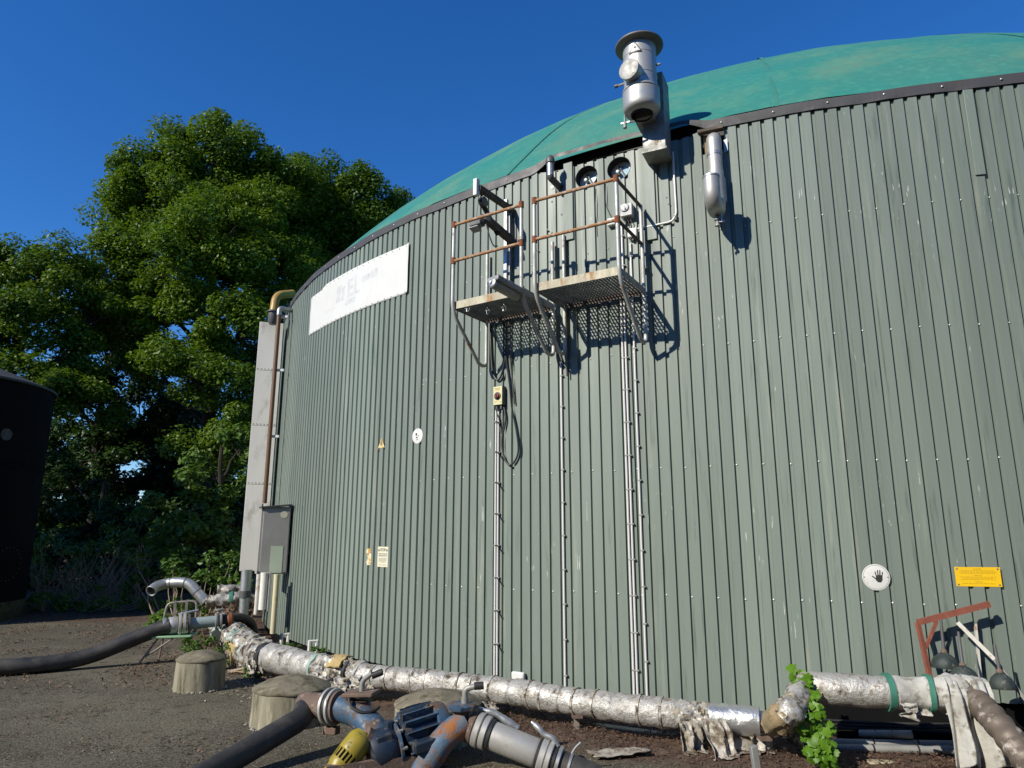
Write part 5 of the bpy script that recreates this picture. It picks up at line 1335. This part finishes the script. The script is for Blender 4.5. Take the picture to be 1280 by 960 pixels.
tree('broadleaf_tree', (-18.5, 24.0, 0), [lob(45,480,22,55,45), lob(110,490,22.5,50,45), lob(-10,500,22,55,50), lob(85,325,23.5,38,34), lob(20,330,23,48,45), lob(-40,330,23,60,60), lob(75,360,23,52,48), lob(20,400,22,60,48), lob(110,400,23.5,50,45), lob(-30,430,22,50,50), lob(70,450,23,50,40)],
     'broadleaf tree overhanging the black tank', M['leafA'], 1.2, .72, 600, .062, .3)
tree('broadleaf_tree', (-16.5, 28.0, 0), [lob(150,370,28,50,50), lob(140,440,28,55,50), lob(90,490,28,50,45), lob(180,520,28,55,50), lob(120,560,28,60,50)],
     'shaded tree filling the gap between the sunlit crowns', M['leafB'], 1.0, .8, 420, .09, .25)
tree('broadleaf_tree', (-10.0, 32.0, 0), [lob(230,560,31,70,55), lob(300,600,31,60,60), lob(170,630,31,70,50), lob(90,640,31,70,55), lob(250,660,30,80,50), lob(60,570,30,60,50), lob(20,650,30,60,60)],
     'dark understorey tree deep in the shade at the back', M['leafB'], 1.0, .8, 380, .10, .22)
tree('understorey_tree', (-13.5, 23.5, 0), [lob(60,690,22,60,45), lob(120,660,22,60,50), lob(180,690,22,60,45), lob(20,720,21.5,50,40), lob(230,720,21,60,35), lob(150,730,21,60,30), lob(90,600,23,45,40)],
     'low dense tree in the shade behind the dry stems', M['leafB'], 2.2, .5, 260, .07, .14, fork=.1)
# young lower tree near the duct
tree('young_tree', (-7.6, 18.6, 0), [lob(270,590,18,45,32), lob(240,630,17.5,48,32), lob(290,650,18,45,35), lob(235,680,17,50,28), lob(300,560,18.5,30,30), lob(285,700,17.5,45,22)],
     'young bushy tree with layered leaves just left of the duct', M['leafC'], 2.6, .42, 210, .075, .09, fork=.15)
def bush(name, lobes, label, mat, per_m3, rc, per, leaf, group='undergrowth at the yard edge', cat='bush'):
    x, y = lobes[0][0], lobes[0][1]; t = thing(name, (x, y, 0), label, cat, group)
    cl = clumps(lobes, per_m3, rc); cl[:, 2] = np.maximum(cl[:, 2], .05)
    mb = MB()
    for j in range(0, len(cl), max(1, len(cl)//40)): c = cl[j]; branch(mb, V(c[0]*.6+x*.4, c[1]*.6+y*.4, 0), V(*c), .015, .005, j*1.3, 4, .2)
    mb.build('stems', M['stick'], t, tagv=(None, None, None, 'stuff'))
    pos, nr_ = foliage(cl, rc, per, .7); pos[:, 2] = np.maximum(pos[:, 2], .02)
    leaf_mesh('foliage', pos, nr_, leaf, mat, t, (None, None, None, 'stuff')); return t
def glob(px, py, Y, rx, rz, ry=None): return lob(px, py, Y, rx, rz, ry)
bush('nettle_bush', [glob(70,752,16.3,45,22,30), glob(125,748,16.3,50,24,30), glob(165,755,16.0,32,20,25)], 'low bank of nettles between the black tank and the silver bend', M['leafD'], 14, .22, 60, .045)
bush('nettle_bush', [glob(225,765,12.6,32,26,20), glob(205,778,12.4,22,16,18), glob(250,758,12.9,22,18,16)], 'nettle clump growing under the silver bend', M['leafD'], 34, .16, 60, .036)
bush('ivy_patch', [glob(290,815,9.6,26,14,12), glob(268,822,9.3,14,10,10), glob(245,812,9.7,15,12,8)], 'small ivy patch between the concrete cap and the foil pipe', M['leafC'], 110, .08, 40, .024)
bush('elder_bush', [glob(245,712,15.0,50,22,30), glob(290,715,14.6,36,20,25), glob(190,705,16,40,26,30)], 'dark leafy bush behind the silver bend', M['leafC'], 12, .24, 70, .055)
bush('ivy_patch', [glob(365,808,10.1,16,7,6), glob(395,812,9.7,10,6,5)], 'little weeds growing behind the foil pipe at the wall foot', M['leafC'], 300, .05, 26, .018)
bush('bramble', [glob(50,690,17.6,60,40,30), glob(120,690,18,70,40,30), glob(180,660,18.5,60,50,30)], 'shaded bramble thicket behind the nettles', M['leafC'], 4.5, .3, 60, .06)
bush('leaf_heap', [glob(282,768,11.6,34,9,22), glob(305,756,12.6,28,9,22), glob(262,772,11.2,18,6,14)], 'heap of brown dead leaves and rubble behind the hose coupling', M['litter'], 60, .12, 40, .028, cat='leaf heap')
bush('ivy_patch', [glob(255,800,10.0,16,10,8), glob(236,806,9.9,10,9,8), glob(318,838,8.9,12,6,6)], 'straggling weeds under the hose coupling and torn foil', M['leafC'], 160, .07, 36, .022)
# dry stems
ds_ = thing('dry_stems', G(110, 758, 0), 'tangle of dry brown stems standing above the nettles', 'dead stems', 'undergrowth at the yard edge')
for k in range(5):
    mb = MB()
    for i in range(22):
        x = random.uniform(40, 175); y = random.uniform(738, 752); a = P(x, y, 16.6+random.uniform(-.3, .6)); L = random.uniform(.5, 1.5)
        d = V(random.uniform(-.8, .8), random.uniform(-.2, .3), random.uniform(.4, 1)).normalized()
        b = a+d*L; branch(mb, a, b+V(0, 0, -.15*L), .008, .004, i*2.1+k*7, 5, .3)
    mb.build('stem_tuft', M['stick'], ds_)
tl = thing('tall_stem', P(170, 750, 16.4), 'tall pale dry stem with drooping tips', 'dead stem'); 
for i in range(4):
    mb = MB(); a = P(170+i*1.5, 750, 16.4); b = P(168+i*3, 690-4*i, 16.4); branch(mb, a, b, .012, .006, i*3.1, 6, .1); c = P(160+i*9, 712, 16.4)
    branch(mb, b, c, .006, .003, i*5, 4, .3); mb.build('stem', M['stick'], tl)
# unseen tree added beyond the left edge to shade the black tank
for k, (bx, by, s, lb) in enumerate(((-24.4, 10.4, 1.2, 'broad unseen tree added left of the yard to shade the black tank'),)):
    lobes = [(bx+dx*s, by+dy*s, z*s, rx*s, rx*s, rz*s) for dx, dy, z, rx, rz in ((0,0,11,2.8,2.4), (-2,1,9,2.6,2.2), (1.6,1.2,8.6,2.4,2.0), (.5,-.8,8.2,2.2,1.8), (1,1.5,6.2,2.4,1.8), (-1.5,-.5,6.4,2.3,1.7), (.4,.6,4.4,2.2,1.6))]
    tree('added_shade_tree', (bx, by, 0), lobes, lb, M['leafA'], .26, .9, 200, .14, .3, 'added shade trees left of the yard')

for k in range(8):  # unseen tree row added behind the camera to cut low sky light
    bx = -26+k*6.4; by = -11+.8*math.sin(k*2.1); s_ = 1.9+.2*math.sin(k*3.3)
    lobes = [(bx+dx, by+dy, z*s_, rx, rx*.8, rz*s_) for dx, dy, z, rx, rz in ((0,0,4.6,2.7,1.5), (-1.9,.3,3.0,2.4,1.8), (1.9,-.2,3.0,2.4,1.8), (0,.2,1.8,3.0,1.8))]
    tree('sky_block_tree', (bx, by, 0), lobes, 'unseen bushy tree added behind the camera to block low sky light', M['leafB'], .3, 1.1, 130, .26, .18, 'added trees blocking low sky light', fork=.15)
# vine over the pipe elbow: leaves built one by one
vn = thing('climbing_vine', G(1025, 955, 0), 'bright green vine hanging over the pipe elbow', 'vine')
vpth = [spline([P(995, 838, 5.80), P(1000, 858, 5.62), P(1010, 890, 5.52), P(1020, 925, 5.50), P(1030, 958, 5.48)], 10),
        spline([P(988, 868, 5.68), P(994, 890, 5.54), P(1008, 915, 5.50), P(1022, 950, 5.48)], 10),
        spline([P(1000, 852, 5.66), P(1014, 880, 5.52), P(1028, 912, 5.5), P(1034, 955, 5.48)], 10)]
for p in vpth: MB().tube(p, .006, 6).build('stem', M['stick'], vn)
def vleaf(seed):
    mb = MB(); o = [(0,-.5),(.28,-.55),(.5,-.25),(.38,-.05),(.52,.2),(.22,.3),(0,.62),(-.22,.3),(-.5,.2),(-.38,-.05),(-.5,-.25),(-.28,-.55)]
    mb.v.append(V(0,-.1,.06))
    for x, y in o: mb.v.append(V(x, y, -.12*abs(x)-.08*(y > .3)))
    for i in range(12): mb.f.append((0, 1+i, 1+(i+1) % 12))
    me = mb.mesh('leaf', V(0,0,0)); me.materials.append(M['leafV']); return me
vm = [vleaf(i) for i in range(2)]
def put_leaf(pos, s, k):
    ob = bpy.data.objects.new('leaf', vm[k % 2]); col.objects.link(ob); ob.parent = vn
    ob.location = pos-vn.location; ob.scale = (s, s, s)
    d = V(random.uniform(-.9,.6), -1+random.uniform(-.4,.5), .45+random.uniform(-.7,.7)).normalized()
    ob.rotation_euler = (d.to_track_quat('Z', 'Y') @ Vector((0,0,1)).to_track_quat('Z','Y')).to_euler(); ob.rotation_euler.rotate_axis('Z', math.pi+random.uniform(-.9,.9))
for k in range(230):
    p = random.choice(vpth); f = random.random(); q = p[int(f*(len(p)-1))]
    put_leaf(q+V(random.uniform(-.06,.06), random.uniform(-.09,.0), random.uniform(-.04,.04)), random.choice((.032,.045,.055,.07)), k)
put_leaf(P(990, 835, 5.84), .085, 0)

# ---------------------------------------------------------------- loose ground litter
def scatter(name, n, fn, size, mat, label, lift_=.012):
    pos = []
    while len(pos) < n:
        p = fn()
        if p: pos.append((p[0], p[1], gz(p[0], p[1])+lift_+random.random()*.012))
    pos = np.array(pos); nr_ = np.random.normal(size=pos.shape)*.45+np.array([0,0,1])
    o = leaf_mesh(name, pos, nr_, size, mat, None, (label, 'debris', None, 'stuff'), loc=(float(pos[:,0].mean()), float(pos[:,1].mean()), 0), aspect=.45, fold=.1)
def near_wall():
    th = random.uniform(-.62, -.05); r = R+random.uniform(.02, 1.25)
    if random.random() > 1.2-((r-R)/1.25)**2: return None
    p = WP(th, 0, r-R); return (p.x, p.y)
scatter('bark_chips', 16000, near_wall, .014, M['chip'], 'brown bark chips covering the soil at the tank foot')
def near_left():
    x = random.uniform(0, 345); y = random.choice((random.gauss(792, 12), random.gauss(830, 16)))
    if y < 768 or y > 930: return None
    g = G(x, y); 
    if math.hypot(g.x-CX, g.y-CY) < R+.05: return None
    if noise.noise(V(g.x*1.2, g.y*1.2, 3)) < random.uniform(-.2, .45): return None
    return (g.x, g.y)
scatter('leaf_litter', 5200, near_left, .020, M['litter'], 'dead leaves and twigs strewn over the yard edge')
def near_pipe():
    q = random.choice(dense[:60]); x = q.x+random.gauss(0, .3); y = q.y+random.gauss(-.2, .3)
    if math.hypot(x-CX, y-CY) < R+.05: return None
    return (x, y)
scatter('foil_crumbs', 1500, near_pipe, .018, mk('crumb', (.3,.27,.22), (.15,.12,.09), scale=20, rough=.9, island=.5), 'pale crumbs of torn insulation below the foil pipe')

def yard():
    g = G(random.uniform(-150, 760), 850+130*random.random()**1.0)
    if math.hypot(g.x-CX, g.y-CY) < R+1.0 or g.y < 3: return None
    return (g.x, g.y)
scatter('grit', 5000, yard, .006, mk('grit', (.24,.22,.18), (.10,.085,.065), scale=30, rough=.9, island=.7), 'loose grit scattered over the asphalt yard', .002)
def twigs():
    g = yard()
    return g if g and noise.noise(V(g[0]*1.1, g[1]*1.1, 8)) > .05 else None
scatter('yard_debris', 1400, twigs, .016, M['litter'], 'scattered dead leaf scraps on the asphalt near the pump', .004)
